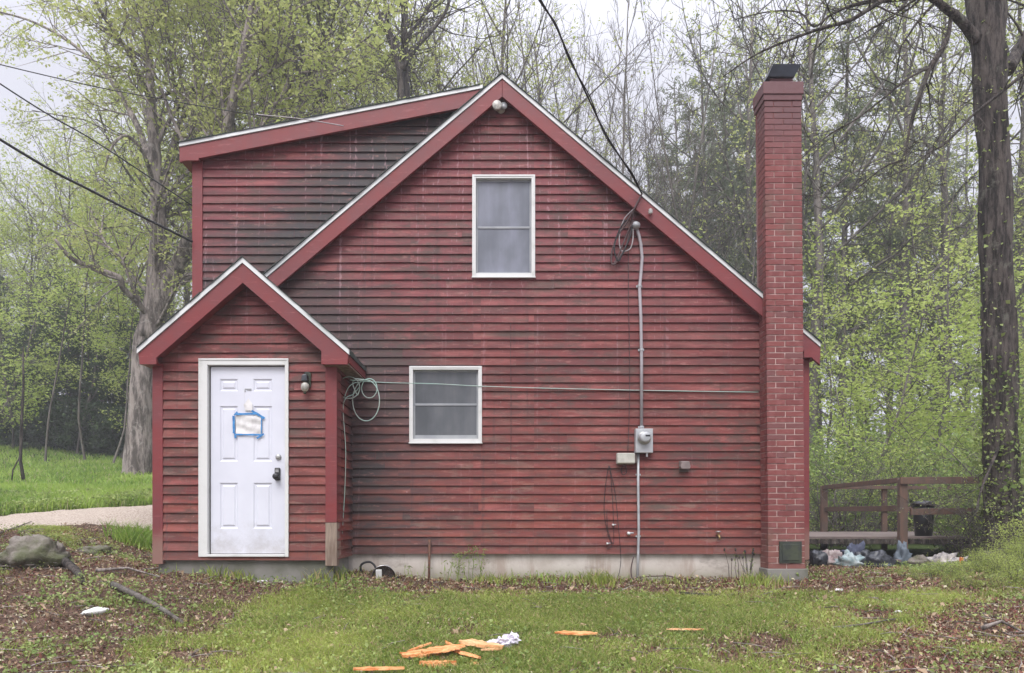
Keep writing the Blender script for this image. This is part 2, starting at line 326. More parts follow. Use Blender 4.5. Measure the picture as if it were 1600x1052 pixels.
# ---------------------------------------------------------------- ground
def sm(a, b, x):
    t = min(1, max(0, (x - a) / (b - a))); return t * t * (3 - 2 * t)
LP = [(0, -1.5), (5, -1.08), (6.5, -.84), (8, -.60), (9, -.47), (10, -.31), (11, -.15), (13, .1), (17, .5), (23, 1.22), (35, 2.8), (50, 3.9), (80, 5), (400, 9)]
CP = [(0, -1.5), (8.8, -.76), (18, -.70), (30, -.5), (60, .6), (400, 6)]
def pl(T, d):
    if d <= T[0][0]: return T[0][1]
    for (a, u), (b, v) in zip(T, T[1:]):
        if d <= b: return u + (v - u) * (d - a) / (b - a)
    return T[-1][1]
def gz(x, y, fine=True):
    d = y + D0
    k = sm(8, 9.5, d)
    wl = sm(-1.9 - 2.4 * k, -4.6 - 2.0 * k, x)
    far = sm(22, 40, d); wl = max(wl, far * sm(6, -14, x))
    z = pl(CP, d) * (1 - wl) + pl(LP, d) * wl
    z += .07 * sm(-.9, -1.6, x) * sm(-4.2, -3.6, x) * sm(6.8, 7.6, d)
    z += .10 * sm(3.8, 6.5, x) * sm(11, 8.0, d) * sm(4.5, 7, d)
    if fine:
        z += .12 * max(-1.2, min(4, -19.5 - x)) * sm(18, 33, d) * (1 - .0) if x < -14 else -.12 * 1.2 * sm(18, 33, d) * sm(-6, -14, x) + (0 if x < -6 else 0)
        a = sm(60, 25, d)
        z += (.035 * mn.noise(Vector((x * .9, y * .9, 0))) + .016 * mn.noise(Vector((x * 3.1, y * 3.1, 4))) + .007 * mn.noise(Vector((x * 9, y * 9, 7)))) * a
        z += .22 * mn.noise(Vector((x * .13, y * .13, 2))) * sm(14, 30, d)
        # leaf-litter mounds at the left
        lw = sm(-2.6, -4.2, x) * sm(11, 9.5, d)
        z += (.10 * mn.noise(Vector((x * 1.5, y * 1.5, 11))) + .05 * mn.noise(Vector((x * 4.5, y * 4.5, 15))) + .025 * mn.noise(Vector((x * 12, y * 12, 19)))) * lw + .10 * sm(-3.9, -5.0, x) * math.exp(-((d - 9.2) / .8) ** 2)
    return z
def greenness(x, y):
    "0 bare litter, 1 lush: where the lawn is green in the photograph"
    d = y + D0
    n = mn.noise(Vector((x * .55, y * .8, 3))) + .6 * mn.noise(Vector((x * 1.7, y * 2.2, 8)))
    g = .60 + .65 * n + .35 * mn.noise(Vector((x * 4.1, y * 5.2, 12)))
    g -= .75 * sm(-1.5, -3.2, x + .5 * n) * sm(12, 9.5, d)
    g -= .85 * sm(1.6, 2.9, x + (d - 5.2) * -1.15 + .5 * n) * sm(8.2, 7.0, d)
    g -= .95 * sm(7.5, 8.3, d + .35 * n) * sm(11.5, 10, d) * sm(-2.6, -1.8, x)
    g -= .6 * sm(3.3, 3.7, x) * sm(5.6, 5.0, x) * sm(8.2, 8.8, d)
    g += .5 * sm(5.0, 5.9, x) * sm(7.0, 7.8, d) * sm(9.9, 9.0, d)
    if d > 14: g = .9
    return max(0, min(1, g))
def grid_axis(segs):
    out = []
    for a, b, s in segs:
        n = max(1, int(round((b - a) / s))); out += [a + (b - a) * i / n for i in range(n)]
    return out + [segs[-1][1]]
gxs = grid_axis([(-160, -40, 10), (-40, -16, 2), (-16, -8, .3), (-8, 8, .07), (8, 16, .4), (16, 40, 2), (40, 160, 10)])
gys = grid_axis([(-14, -5, .6), (-5, 1.5, .06), (1.5, 8, .25), (8, 30, 1), (30, 60, 3), (60, 165, 12)])
V = []; gm = []
for y in gys:
    for x in gxs:
        V.append((x, y, gz(x, y))); gm.append(greenness(x, y))
nx, ny = len(gxs), len(gys)
ii = np.arange(nx * ny).reshape(ny, nx)
Fc = np.stack([ii[:-1, :-1], ii[:-1, 1:], ii[1:, 1:], ii[1:, :-1]], -1).reshape(-1, 4)
m, t, b = newmat('earth'); o = objco(t)
at = nd(t, 'ShaderNodeAttribute', {'attribute_name': 'green'}).outputs['Fac']
n = nz(t, 3, 6, o, .7); n2 = nz(t, 22, 5, o, .7); n3 = nz(t, 60, 4, o, .7)
soil = mixc(t, ramp(t, n2, .38, .62), (.055, .036, .027), (.14, .085, .062))
soil = mixc(t, mth(t, 'MULTIPLY', ramp(t, n3, .58, .7), .6), soil, (.33, .23, .17))
grn = mixc(t, ramp(t, n2, .38, .62), (.03, .05, .014), (.085, .11, .035))
c = mixc(t, ramp(t, mth(t, 'ADD', at, mth(t, 'MULTIPLY_ADD', n, .6, -.3)), .35, .65), soil, grn)
t.links.new(c, b.inputs['Base Color']); b.inputs['Roughness'].default_value = .95; b.inputs['Specular IOR Level'].default_value = .1
bump(t, b, n2, .8, .02); M['earth'] = m
me = npmesh('ground', np.array(V), Fc, m, True)
a_ = me.attributes.new('green', 'FLOAT', 'POINT'); a_.data.foreach_set('value', gm)
g_ = bpy.data.objects.new('ground', me); COL.objects.link(g_); tag(g_, kind='structure')
# driveway: a gravel sheet lying on the ground
def drive_v(s):     # s along; returns centre x, centre d, half width
    pts = [(-17, 8.6, 1.3), (-12, 9.6, 1.2), (-8.5, 10.9, 1.05), (-7, 12.0, 1.05), (-5.8, 13.3, 1.1), (-4.6, 15.2, 1.3), (-4.3, 18, 1.5)]
    s *= len(pts) - 1; i = min(int(s), len(pts) - 2); f = s - i
    p0 = pts[max(i - 1, 0)]; p1 = pts[i]; p2 = pts[i + 1]; p3 = pts[min(i + 2, len(pts) - 1)]
    return [.5 * (2 * b1 + (c1 - a1) * f + (2 * a1 - 5 * b1 + 4 * c1 - d1) * f * f + (3 * b1 - a1 - 3 * c1 + d1) * f ** 3) for a1, b1, c1, d1 in zip(p0, p1, p2, p3)]
V = []; NS, NW = 160, 26
for i in range(NS + 1):
    x, d, hw = drive_v(i / NS); x2, d2, _ = drive_v(min(1, i / NS + .01)); x1, d1, _ = drive_v(max(0, i / NS - .01))
    tx, ty = x2 - x1, d2 - d1; L = math.hypot(tx, ty); nx_, ny_ = -ty / L, tx / L
    for k in range(NW + 1):
        s = -1 + 2 * k / NW; e = 1 + .16 * mn.noise(Vector((i * .13, s * 2, 5))) + .08 * mn.noise(Vector((i * .5, s, 9)))
        px_, py_ = x + nx_ * s * hw * e, d + ny_ * s * hw * e - D0
        z = gz(px_, py_) + .03 - .02 * math.exp(-((abs(s) - .5) / .18) ** 2) - .045 * abs(s) ** 6 + .012 * mn.noise(Vector((px_ * 6, py_ * 6, 1)))
        V.append((px_, py_, z))
ii = np.arange((NS + 1) * (NW + 1)).reshape(NS + 1, NW + 1)
Fc = np.stack([ii[:-1, :-1], ii[:-1, 1:], ii[1:, 1:], ii[1:, :-1]], -1).reshape(-1, 4)[:, ::-1]
M['gravel'] = simple('gravel', (.46, .39, .32), .95, (.25, .195, .155), 42, .35, .008, det=9, lo=.36, hi=.66)
dv = bpy.data.objects.new('driveway', npmesh('driveway', np.array(V), Fc, M['gravel'], True)); COL.objects.link(dv); tag(dv, kind='structure')
def on_drive(x, y):
    for i in range(41):
        cx_, cd_, hw = drive_v(i / 40)
        if (x - cx_) ** 2 + (y + D0 - cd_) ** 2 < (hw * .93) ** 2: return True
    return False
# ---------------------------------------------------------------- the house
house = empty('red_house', (0, 0, 0), 'red clapboard house with a gable front, white entry door and brick chimney', 'house')
def clip(poly, a, b, c):
    "keep a*u+b*z>=c"
    out = []
    for i, p in enumerate(poly):
        q = poly[(i + 1) % len(poly)]; dp = a * p[0] + b * p[1] - c; dq = a * q[0] + b * q[1] - c
        if dp >= 0: out.append(p)
        if (dp > 0 > dq) or (dp < 0 < dq):
            f = dp / (dp - dq); out.append((p[0] + (q[0] - p[0]) * f, p[1] + (q[1] - p[1]) * f))
    return out
CH = .102; Z0 = -.458
def siding(name, poly, O, U, N, holes=(), parent=None, z0=Z0, seed=1):
    r = random.Random(seed); mb = MB(); O = Vector(O); U = Vector(U); N = Vector(N); Zv = Vector((0, 0, 1))
    u0 = min(p[0] for p in poly); u1 = max(p[0] for p in poly); zt = max(p[1] for p in poly)
    k = 0
    while z0 + k * CH < zt:
        zb = z0 + k * CH; k += 1
        band = clip(clip(poly, 0, 1, zb), 0, -1, -(zb + CH))
        if len(band) < 3: continue
        cuts = [u0]; u = u0 + r.uniform(.6, 3.6)
        while u < u1 - .3: cuts.append(u); u += r.uniform(1.2, 3.9)
        cuts.append(u1)
        for a, b in zip(cuts, cuts[1:]):
            pc = clip(clip(band, 1, 0, a + .0012), -1, 0, -(b - .0012))
            if len(pc) < 3: continue
            pcs = [pc]
            for (h0, h1, v0, v1) in holes:
                nw = []
                for q in pcs:
                    for e in (clip(q, -1, 0, -h0), clip(q, 1, 0, h1), clip(clip(clip(q, 1, 0, h0), -1, 0, -h1), 0, -1, -v0), clip(clip(clip(q, 1, 0, h0), -1, 0, -h1), 0, 1, v1)):
                        if len(e) >= 3: nw.append(e)
                pcs = nw
            jit = r.uniform(-.0015, .002); tl = r.uniform(-.0045, .0045)
            for q in pcs:
                A = sum(q[i][0] * q[(i + 1) % len(q)][1] - q[(i + 1) % len(q)][0] * q[i][1] for i in range(len(q)))
                if abs(A) < 2e-5: continue
                def pt(p, z_=None):
                    z = p[1]; off = .002 + (.022 + jit) * (1 - (z - zb) / CH)
                    zz = z - (.004 + tl * math.sin(p[0] * 2) if abs(z - zb) < 1e-6 else 0)
                    return O + U * p[0] + Zv * zz + N * off
                n = len(mb.v); mb.v += [tuple(pt(p)) for p in q]; mb.f.append(tuple(range(n, n + len(q))))
                for i in range(len(q)):
                    p, p2 = q[i], q[(i + 1) % len(q)]
                    if abs(p[1] - zb) < 1e-6 and abs(p2[1] - zb) < 1e-6:
                        m_ = len(mb.v); mb.v += [tuple(pt(x) - N * .027) for x in (p, p2)]
                        mb.f.append((n + (i + 1) % len(q), n + i, m_, m_ + 1))
    return mb.build(name, M['siding'], parent)
XL, XR, XP, ZP, SL = -3.71, 3.59, -.04, 5.17, .844       # main walls, ridge
DEP = 9.0
roofz = lambda x: ZP - SL * abs(x - XP)
W1 = (-.397, .351, 2.832, 4.046); W2 = (-1.145, -.282, .863, 1.771)
gap = .10
main_poly = [(XL, Z0), (XR, Z0), (XR, roofz(XR) - gap), (XP, ZP - gap), (XL, roofz(XL) - gap)]
def shrink(W, s=.012): return (W[0] + s, W[1] - s, W[2] + s, W[3] - s)
siding('gable_wall', main_poly, (0, 0, 0), (1, 0, 0), (0, -1, 0), [shrink(W1), shrink(W2)], house, seed=3)
DZ = lambda x: 4.376 + .192 * (x + 3.83)                 # dormer roof top line
dorm_poly = [(XL, roofz(XL) - .3), (XL, DZ(XL) - .08), (-.30, DZ(-.3) - .08), (-.22, roofz(-.22) - .3)][::-1]
siding('dormer_wall', dorm_poly, (0, .014, 0), (1, 0, 0), (0, -1, 0), (), house, seed=5)
# solid core behind the boards, with the windows' openings left free
core = MB()
def ycore(poly, y0, y1): MB().prism(poly, y0, y1).build('sheathing', M['trim'], house)
ycore([(XL + .02, Z0), (XR - .02, Z0), (XR - .02, roofz(XR) - .12), (XP, ZP - .12), (XL + .02, roofz(XL) - .12)], .09, .18)
ycore([(XL + .02, roofz(XL) - .3), (-.3, roofz(-.3) - .1), (-.3, DZ(-.3) - .1), (XL + .02, DZ(XL) - .1)], .10, .19)
ycore([(XL + .02, Z0), (XR - .02, Z0), (XR - .02, roofz(XR) - .12), (XP, ZP - .12), (XL + .02, roofz(XL) - .12)], DEP - .1, DEP - .02)
siding('side_wall', [(0, Z0), (DEP, Z0), (DEP, 2.0), (0, 2.0)], (XR, 0, 0), (0, 1, 0), (1, 0, 0), (), house, seed=8)
siding('side_wall', [(0, Z0), (DEP, Z0), (DEP, DZ(XL) - .1), (0, DZ(XL) - .1)], (XL, 0, 0), (0, 1, 0), (-1, 0, 0), (), house, seed=9)
siding('rear_wall', main_poly, (0, DEP, 0), (1, 0, 0), (0, 1, 0), (), house, seed=10)
MB().box(XL + .03, XR - .03, .03, DEP - .03, -1.3, Z0 - .003).build('foundation', M['concrete'], house)
# corner boards
def board(x0, x1, y0, y1, z0, z1, name='corner_board', mat='trim'): return MB().box(x0, x1, y0, y1, z0, z1).build(name, M[mat], house, bevel=.003)
board(XR - .095, XR + .022, -.026, .10, -.53, roofz(XR) - .11)
board(XL - .022, XL + .10, -.016, .10, 1.8, DZ(XL) - .14)
# roofs
def slab(x0, z0, x1, z1, y0, y1, th, name, mat, parent=house):
    return MB().prism([(x0, z0), (x1, z1), (x1, z1 - th), (x0, z0 - th)], y0, y1).build(name, M[mat], parent)
XE = 3.70
slab(XP, ZP, XE, roofz(XE), -.12, DEP + .12, .05, 'roof', 'shingle')
slab(-3.98, roofz(-3.98), XP, ZP, -.12, DEP + .12, .05, 'roof', 'shingle')
slab(-3.86, DZ(-3.86), -.2, DZ(-.2), -.09, DEP + .09, .035, 'dormer_roof', 'shingle')
def shingle_edge(x0, z0, x1, z1, y, parent=house):
    "ragged shingle courses overhanging the metal edge"
    mb = MB(); L = math.hypot(x1 - x0, z1 - z0); n = int(L / .14)
    for i in range(n):
        a, b = i / n, (i + 1) / n; o1 = rnd.uniform(0, .012); k = .008 + rnd.uniform(0, .005)
        xa, za, xb, zb = x0 + (x1 - x0) * a, z0 + (z1 - z0) * a, x0 + (x1 - x0) * b, z0 + (z1 - z0) * b
        mb.prism([(xa, za + k + .004), (xb, zb + k - .002), (xb, zb + .001), (xa, za + .001)], y - .012 - o1, y + .3)
    return mb.build('shingle_edge', M['shingle'], parent)
shingle_edge(XP, ZP, XE, roofz(XE), -.16); shingle_edge(XP, ZP, -3.98, roofz(-3.98), -.16)
shingle_edge(-.3, DZ(-.3), -3.86, DZ(-3.86), -.12)
def rake(x0, x1, f, y0, y1, t_drip, w, name='rake_board', dd=.0):
    "board under a roof edge z=f(x), vertical widths"
    mb = MB().prism([(x0, f(x0) - t_drip), (x1, f(x1) - t_drip), (x1, f(x1) - t_drip - w), (x0, f(x0) - t_drip - w)], y0, y1)
    mb.build(name, M['trim'], house, bevel=.003)
    MB().prism([(x0 - dd, f(x0 - dd) + .002), (x1, f(x1) + .002), (x1, f(x1) - t_drip + .004), (x0 - dd, f(x0 - dd) - t_drip + .004)], y0 - .014, y0 + .02).build('drip_edge', M['drip'], house)
rake(XP + .001, XE - .012, roofz, -.145, -.10, .056, .205)
rake(-3.96, XP - .001, roofz, -.145, -.10, .056, .205)
# soffit strips under the rakes
MB().prism([(XP, ZP - .15), (XE - .03, roofz(XE) - .15), (XE - .03, roofz(XE) - .17), (XP, ZP - .17)], -.099, .02).build('soffit', M['trim'], house)
MB().prism([(-3.9, roofz(-3.9) - .15), (XP, ZP - .15), (XP, ZP - .17), (-3.9, roofz(-3.9) - .17)], -.099, .02).build('soffit', M['trim'], house)
rake(-3.84, -.27, DZ, -.112, -.07, .042, .175)
MB().prism([(-3.8, DZ(-3.8) - .12), (-.3, DZ(-.3) - .12), (-.3, DZ(-.3) - .14), (-3.8, DZ(-3.8) - .14)], -.069, .03).build('soffit', M['trim'], house)
MB().prism([(-3.84, 4.176), (-3.615, 4.176), (-3.615, DZ(-3.615) - .2), (-3.84, DZ(-3.84) - .2)], -.113, -.07).build('eave_return', M['trim'], house)
MB().box(-3.84, -3.735, -.07, DEP, 4.18, 4.30).build('fascia', M['trim'], house)
# right eave end
MB().prism([(3.50, 1.85), (3.69, 1.85), (3.69, 1.96), (3.50, roofz(3.5) - .2)], -.146, -.101).build('eave_return', M['trim'], house)
MB().box(3.615, 3.69, -.10, DEP, 1.85, 1.99).build('fascia', M['trim'], house)
# ---- porch (entry vestibule)
VX0, VX1, VY = -3.806, -1.843, -.8
VPX, VPZ, VS = -2.785, 2.725, .862; VYR = -.96
vz = lambda x: VPZ - VS * abs(x - VPX)
DO = (-3.3125, -2.347, -.451, 1.6875)
porch_poly = [(VX0, Z0 - .03), (VX1, Z0 - .03), (VX1, 1.78), (VPX, VPZ - .10), (VX0, 1.75)]
siding('porch_wall', porch_poly, (0, VY, 0), (1, 0, 0), (0, -1, 0), [shrink(DO)], house, z0=Z0 - .025, seed=21)
siding('porch_side_wall', [(0, Z0 - .02), (.8, Z0 - .02), (.8, 1.62), (0, 1.62)], (VX1, VY, 0), (0, 1, 0), (1, 0, 0), (), house, z0=Z0 - .02, seed=22)
siding('porch_side_wall', [(0, Z0 - .02), (.8, Z0 - .02), (.8, 1.62), (0, 1.62)], (VX0, VY, 0), (0, 1, 0), (-1, 0, 0), (), house, z0=Z0 - .02, seed=23)
MB().prism([(VX0 + .02, Z0), (VX1 - .02, Z0), (VX1 - .02, 1.72), (VPX, VPZ - .12), (VX0 + .02, 1.72)], VY + .09, VY + .16).build('sheathing', M['trim'], house)
MB().box(VX0 + .03, VX1 - .03, VY + .03, 0, -1.2, Z0 - .03).build('porch_foundation', M['dark_concrete'], house)
board(VX0 - .012, VX0 + .10, VY - .026, VY + .10, -.53, 1.64); 
board(VX1 - .105, VX1 + .018, VY - .026, VY + .10, -.08, 1.64)
MB().box(VX1 - .105, VX1 + .020, VY - .027, VY + .10, -.55, -.083).build('corner_board', M['wood_bare'], house, bevel=.003)['label'] = 'bare weathered foot of the porch corner board'
board(VX1 + .0, VX1 + .018, VY + .101, VY + .19, -.45, 1.62)
XA, XB = -3.90, -1.655
slab(VPX, VPZ, XB, vz(XB), VYR, .02, .05, 'porch_roof', 'shingle'); slab(XA, vz(XA), VPX, VPZ, VYR, .02, .05, 'porch_roof', 'shingle')
shingle_edge(VPX, VPZ, XB, vz(XB), VYR - .03); shingle_edge(VPX, VPZ, XA, vz(XA), VYR - .03)
def chop(sx):
    "rake board with its boxed triangular return as one board"
    w_ = .205; td = .058
    if sx < 0: xe, xi = XA + .01, VX0 + .105
    else: xe, xi = XB - .012, VX1 - .11
    zb = 1.598
    pts = [(VPX, VPZ - td), (xe, vz(xe) - td), (xe - .012 * sx * -1 * -1, zb), (xi, zb), (xi, vz(xi) - td - w_ - .005), (VPX, VPZ - td - w_)]
    if sx > 0: pts = pts[::-1]
    mb = MB(); mb.prism(pts, VYR - .022, VYR + .022); mb.build('rake_board', M['trim'], house)
    x0, x1 = (xe - .01, VPX) if sx < 0 else (VPX, xe + .01)
    MB().prism([(x0, vz(x0) + .002), (x1, vz(x1) + .002), (x1, vz(x1) - td + .004), (x0, vz(x0) - td + .004)], VYR - .038, VYR + .0).build('drip_edge', M['drip'], house)
    a, b = (xe + .01, xi) if sx < 0 else (xi, xe - .01)
    MB().box(min(a, b), max(a, b), VYR + .023, 0, zb + .004, zb + .02).build('soffit', M['wood_bare'] if sx > 0 else M['trim'], house)
    e = xe - .02 if sx > 0 else xe
    MB().box(e, e + .02, VYR + .023, .0, zb + .004 + .018, vz(xe) - .055).build('fascia', M['trim'], house)
    MB().prism([(VPX, VPZ - .22), (xi, vz(xi) - .22), (xi, vz(xi) - .235), (VPX, VPZ - .235)][::1 if sx < 0 else -1], VYR + .023, VY + .02).build('soffit', M['trim'], house)
chop(-1); chop(1)
# ---- door
dx0, dx1, dz0, dz1 = -3.208, -2.396, -.418, 1.612
fr = MB(); yf = VY - .034
fr.box(DO[0], dx0 - .012, yf, VY + .06, DO[2], DO[3]); fr.box(dx1 + .012, DO[1], yf, VY + .06, DO[2], DO[3])
fr.box(dx0 - .012, dx1 + .012, yf + .001, VY + .06, dz1 + .01, DO[3]); fr.box(dx0 - .012, dx1 + .012, yf - .012, VY + .06, DO[2] + .002, dz0 - .006)
fr.box(DO[0] - .004, DO[1] + .004, yf - .006, yf + .002, DO[3] - .016, DO[3] + .004)
fr.box(DO[0] - .003, DO[0] + .014, yf - .005, yf + .003, DO[2], DO[3] - .017); fr.box(DO[1] - .014, DO[1] + .003, yf - .005, yf + .003, DO[2], DO[3] - .017)
fr.build('door_frame', M['white'], house, bevel=.003)
door = MB(); yd = VY + .022
pxs = [(347, 375), (399, 428)]; pys = [(594, 613), (636, 722), (755, 826)]
holes = [(((a - 790) / 142.6), ((b - 790) / 142.6), (805 - d_) / 142.6, (805 - c_) / 142.6) for a, b in pxs for c_, d_ in pys]
us = sorted({dx0 + .004, dx1 - .004} | {round(h[i], 5) for h in holes for i in (0, 1)}); zs = sorted({dz0, dz1 - .002} | {round(h[i], 5) for h in holes for i in (2, 3)})
for i in range(len(us) - 1):
    for j in range(len(zs) - 1):
        cu, cz = (us[i] + us[i + 1]) / 2, (zs[j] + zs[j + 1]) / 2
        if not any(h[0] < cu < h[1] and h[2] < cz < h[3] for h in holes):
            door.poly([(us[i], yd, zs[j]), (us[i + 1], yd, zs[j]), (us[i + 1], yd, zs[j + 1]), (us[i], yd, zs[j + 1])])
for h in holes:     # moulded panels: groove then raised field
    L = [(0, 0), (.014, .012), (.026, .012), (.042, .002)]
    rings = [[(h[0] + e, yd + q, h[2] + e), (h[1] - e, yd + q, h[2] + e), (h[1] - e, yd + q, h[3] - e), (h[0] + e, yd + q, h[3] - e)] for e, q in L]
    for r0, r1 in zip(rings, rings[1:]):
        for k in range(4): door.poly([r0[k], r0[(k + 1) % 4], r1[(k + 1) % 4], r1[k]])
    door.poly(rings[-1])
door.box(dx0 + .004, dx1 - .004, yd + .02, yd + .045, dz0, dz1 - .002)
dr = door.build('door', M['door'], house)
M['black'] = simple('black_plastic', (.02, .02, .022), .35); M['steel'] = simple('brushed_steel', (.5, .5, .48), .35, metal=.8)
kx, kz = (436.5 - 790) / 142.8, (805 - 741.5) / 142.8
MB().box(kx - .03, kx + .03, yd - .03, yd + .002, kz - .07, kz + .07).build('door_lock', M['black'], dr, bevel=.012)
MB().lathe([(.012, 0), (.012, .03), (.028, .035), (.034, .055), (.028, .072), (.01, .076)], (kx, yd - .031, kz - .028), 'y', 18).build('door_knob', M['black'], dr, True)
kp = MB(); kp.box(kx - .018, kx + .018, yd - .034, yd - .030, kz + .02, kz + .05); kp.build('keypad', M['steel'], dr)
MB().lathe([(.031, 0), (.031, .012), (.022, .024), (.01, .026)], ((437.5 - 790) / 142.8, yd - .001, (805 - 715) / 142.8), 'y', 20).build('deadbolt', M['steel'], dr, True)
kn = MB(); kcx, kcz = (391 - 790) / 142.6, (805 - 611) / 142.6
kn.box(kcx - .035, kcx + .035, yd - .006, yd + .001, kcz + .006, kcz + .014); kn.box(kcx - .012, kcx + .035, yd - .006, yd + .001, kcz - .006, kcz - .001); kn.box(kcx - .038, kcx - .03, yd - .006, yd + .001, kcz - .022, kcz + .002)
kn.build('door_hook', M['steel'], dr)
# ---- windows
def glassmat(name, dark, light):
    m, t, b = newmat(name); o = objco(t); n = nz(t, 1.6, 4, scl(t, o, (1.4, 1, .8)), .5); n2 = nz(t, 1, 4, scl(t, o, (9, 1, .8)), .6)
    c = mixc(t, ramp(t, mth(t, 'ADD', mth(t, 'MULTIPLY', n, .82), mth(t, 'MULTIPLY', n2, .18)), .36, .66), dark, light)
    t.links.new(c, b.inputs['Base Color']); b.inputs['Roughness'].default_value = .22; b.inputs['Specular IOR Level'].default_value = .7
    bump(t, b, n2, .03, .01); return m
M['pane_hi'] = glassmat('grey_screened_glass', (.13, .14, .165), (.23, .24, .29))  # paler blue-grey panes, used for the upper window
M['pane_lo'] = glassmat('dark_screened_glass', (.06, .065, .072), (.13, .135, .145))
M['sash'] = simple('sash_paint', (.25, .26, .28), .5, (.33, .34, .35), 4)
M['cornerdark'] = simple('shadow_gap', (.05, .05, .05), .9)
def window(W, pane, zr, kind):
    x0, x1, z0, z1 = W; w_ = .043
    root = MB()
    root.box(x0, x0 + w_, -.036, .06, z0, z1); root.box(x1 - w_, x1, -.036, .06, z0, z1)
    root.box(x0 + w_, x1 - w_, -.035, .06, z1 - w_, z1); root.box(x0 + w_, x1 - w_, -.035, .06, z0, z0 + w_)
    root.box(x0 - .006, x1 + .006, -.048, .0, z0 - .014, z0 - .001)
    root.box(x0 + .014, x0 + .022, -.041, -.036, z0 + .02, z1 - .014); root.box(x1 - .022, x1 - .014, -.041, -.036, z0 + .02, z1 - .014); root.box(x0 + .023, x1 - .023, -.041, -.036, z1 - .022, z1 - .014)
    o = root.build('window', M['white'], house, bevel=.002); o['label'] = kind
    a0, a1, c0, c1 = x0 + w_, x1 - w_, z0 + w_, z1 - w_; s = .022
    sh = MB()
    sh.box(a0, a0 + s, .018, .05, c0, c1); sh.box(a1 - s, a1, .018, .05, c0, c1)
    sh.box(a0 + s, a1 - s, .019, .05, c1 - s, c1); sh.box(a0 + s, a1 - s, .017, .05, c0, c0 + s * (2.2 if 'lower' in kind else 1.2)); sh.box(a0 + s, a1 - s, .012, .05, zr - .014, zr + .012)
    sh.build('sash', M['sash'], o, bevel=.002)
    MB().box(a0 + s, a1 - s, .026, .034, zr + .012, c1 - s).build('pane', M[pane], o)
    MB().box(a0 + s, a1 - s, .022, .030, c0 + s, zr - .014).build('pane', M['pane_hi' if pane == 'pane_hi' else 'pane_lo'], o)
window(W1, 'pane_hi', (805 - 355) / 131, 'tall upper window high in the gable')
window(W2, 'pane_lo', (805 - 632) / 131, 'smaller lower window beside the porch')
# ---- chimney
chx0, chx1, chy = 3.010, 3.436, -.26; zb0, zt0 = -.62, 4.88
lean = lambda z: .030 - .05 * (z - zb0) / (zt0 - zb0) * .9
core_m = MB(); ch = MB(); crs = .0677; bl = .213; mj = .010; k = 0; z = zb0
ndep = .0
while z < zt0 - .01:
    l = lean(z); xs0, xs1 = chx0 + l, chx1 + l
    clean = (z > -.62 and z < -.29)
    if k % 2: spans = [(xs0, xs0 + .105), (xs0 + .105, xs0 + .105 + bl), (xs0 + .105 + bl, xs1)]
    else: spans = [(xs0, xs0 + bl), (xs0 + bl, xs1)]
    zt_ = z + crs - mj
    for a, b in spans:
        a2, b2 = a + (0 if a == xs0 else mj / 2), b - (0 if b == xs1 else mj / 2)
        e = rnd.uniform(0, .004); ch.box(a2, b2, chy - e, chy + .1, z, zt_)
    y = chy + .1 + mj; first = True
    while y < -.02:
        L = .104 if (k % 2 and first) else bl; first = False; y2 = min(y + L - mj, .0)
        ch.box(xs0 + rnd.uniform(0, .002), xs0 + .09, y, y2, z, zt_); ch.box(xs1 - .09, xs1 - rnd.uniform(0, .002), y, y2, z, zt_); y += L
    z += crs; k += 1
ztop = z
l0, l1 = lean(zb0), lean(ztop)
core_m.v += [(chx0 + .005 + l0, chy + .005, zb0), (chx1 - .005 + l0, chy + .005, zb0), (chx1 - .005 + l0, .06, zb0), (chx0 + .005 + l0, .06, zb0),
             (chx0 + .005 + l1, chy + .005, ztop), (chx1 - .005 + l1, chy + .005, ztop), (chx1 - .005 + l1, .06, ztop), (chx0 + .005 + l1, .06, ztop)]
core_m.f += [(0, 1, 5, 4), (1, 2, 6, 5), (2, 3, 7, 6), (3, 0, 4, 7), (4, 5, 6, 7), (3, 2, 1, 0)]
chim = ch.build('chimney', M['brick'], house, bevel=.002)
core_m.build('mortar', M['mortar'], chim)
cr = MB(); lx = l1
cr.box(chx0 + lx - .010, chx1 + lx + .010, chy - .012, .072, ztop - .135, ztop - .068)
cr.box(chx0 + lx - .020, chx1 + lx + .020, chy - .024, .084, ztop - .067, ztop + .075)
cr.build('crown', M['brick'], chim, bevel=.006)
fl = MB(); cxm = (chx0 + chx1) / 2 + lx; cym = (chy + .06) / 2
fl.box(cxm - .13, cxm + .13, cym - .12, cym + .12, ztop + .075, ztop + .158); fl.build('flue', M['brick'], chim)
M['cap'] = simple('dark_galvanised', (.045, .05, .065), .45, (.03, .032, .04), 6, metal=.5)
cp = MB(); zc = ztop + .115
v0 = [(cxm - .175, cym - .16, zc + .03), (cxm + .135, cym - .16, zc + .03), (cxm + .135, cym + .02, zc + .03), (cxm - .175, cym + .02, zc + .03)]
v1 = [(cxm - .125, cym - .20, zc + .15), (cxm + .20, cym - .20, zc + .15), (cxm + .20, cym + .10, zc + .15), (cxm - .125, cym + .10, zc + .15)]
cp.v += v0 + v1; cp.f += [(0, 1, 5, 4), (1, 2, 6, 5), (2, 3, 7, 6), (3, 0, 4, 7), (4, 5, 6, 7), (3, 2, 1, 0)]
cp.build('chimney_cap', M['cap'], chim)
cd0, cd1 = (1217 - 790) / 135.0, (1252 - 790) / 135.0; cz0, cz1 = (805 - 880) / 135.0, (805 - 846) / 135.0
M['iron'] = simple('mossy_iron', (.03, .035, .03), .8, (.05, .06, .035), 12, .4, .005)
cl_ = MB().box(cd0, cd1, chy - .022, chy + .01, cz0, cz1); cl_.box(cd0 + .03, cd1 - .03, chy - .032, chy - .021, cz0 + .03, cz1 - .03); cl_.build('cleanout_door', M['iron'], chim, bevel=.006)
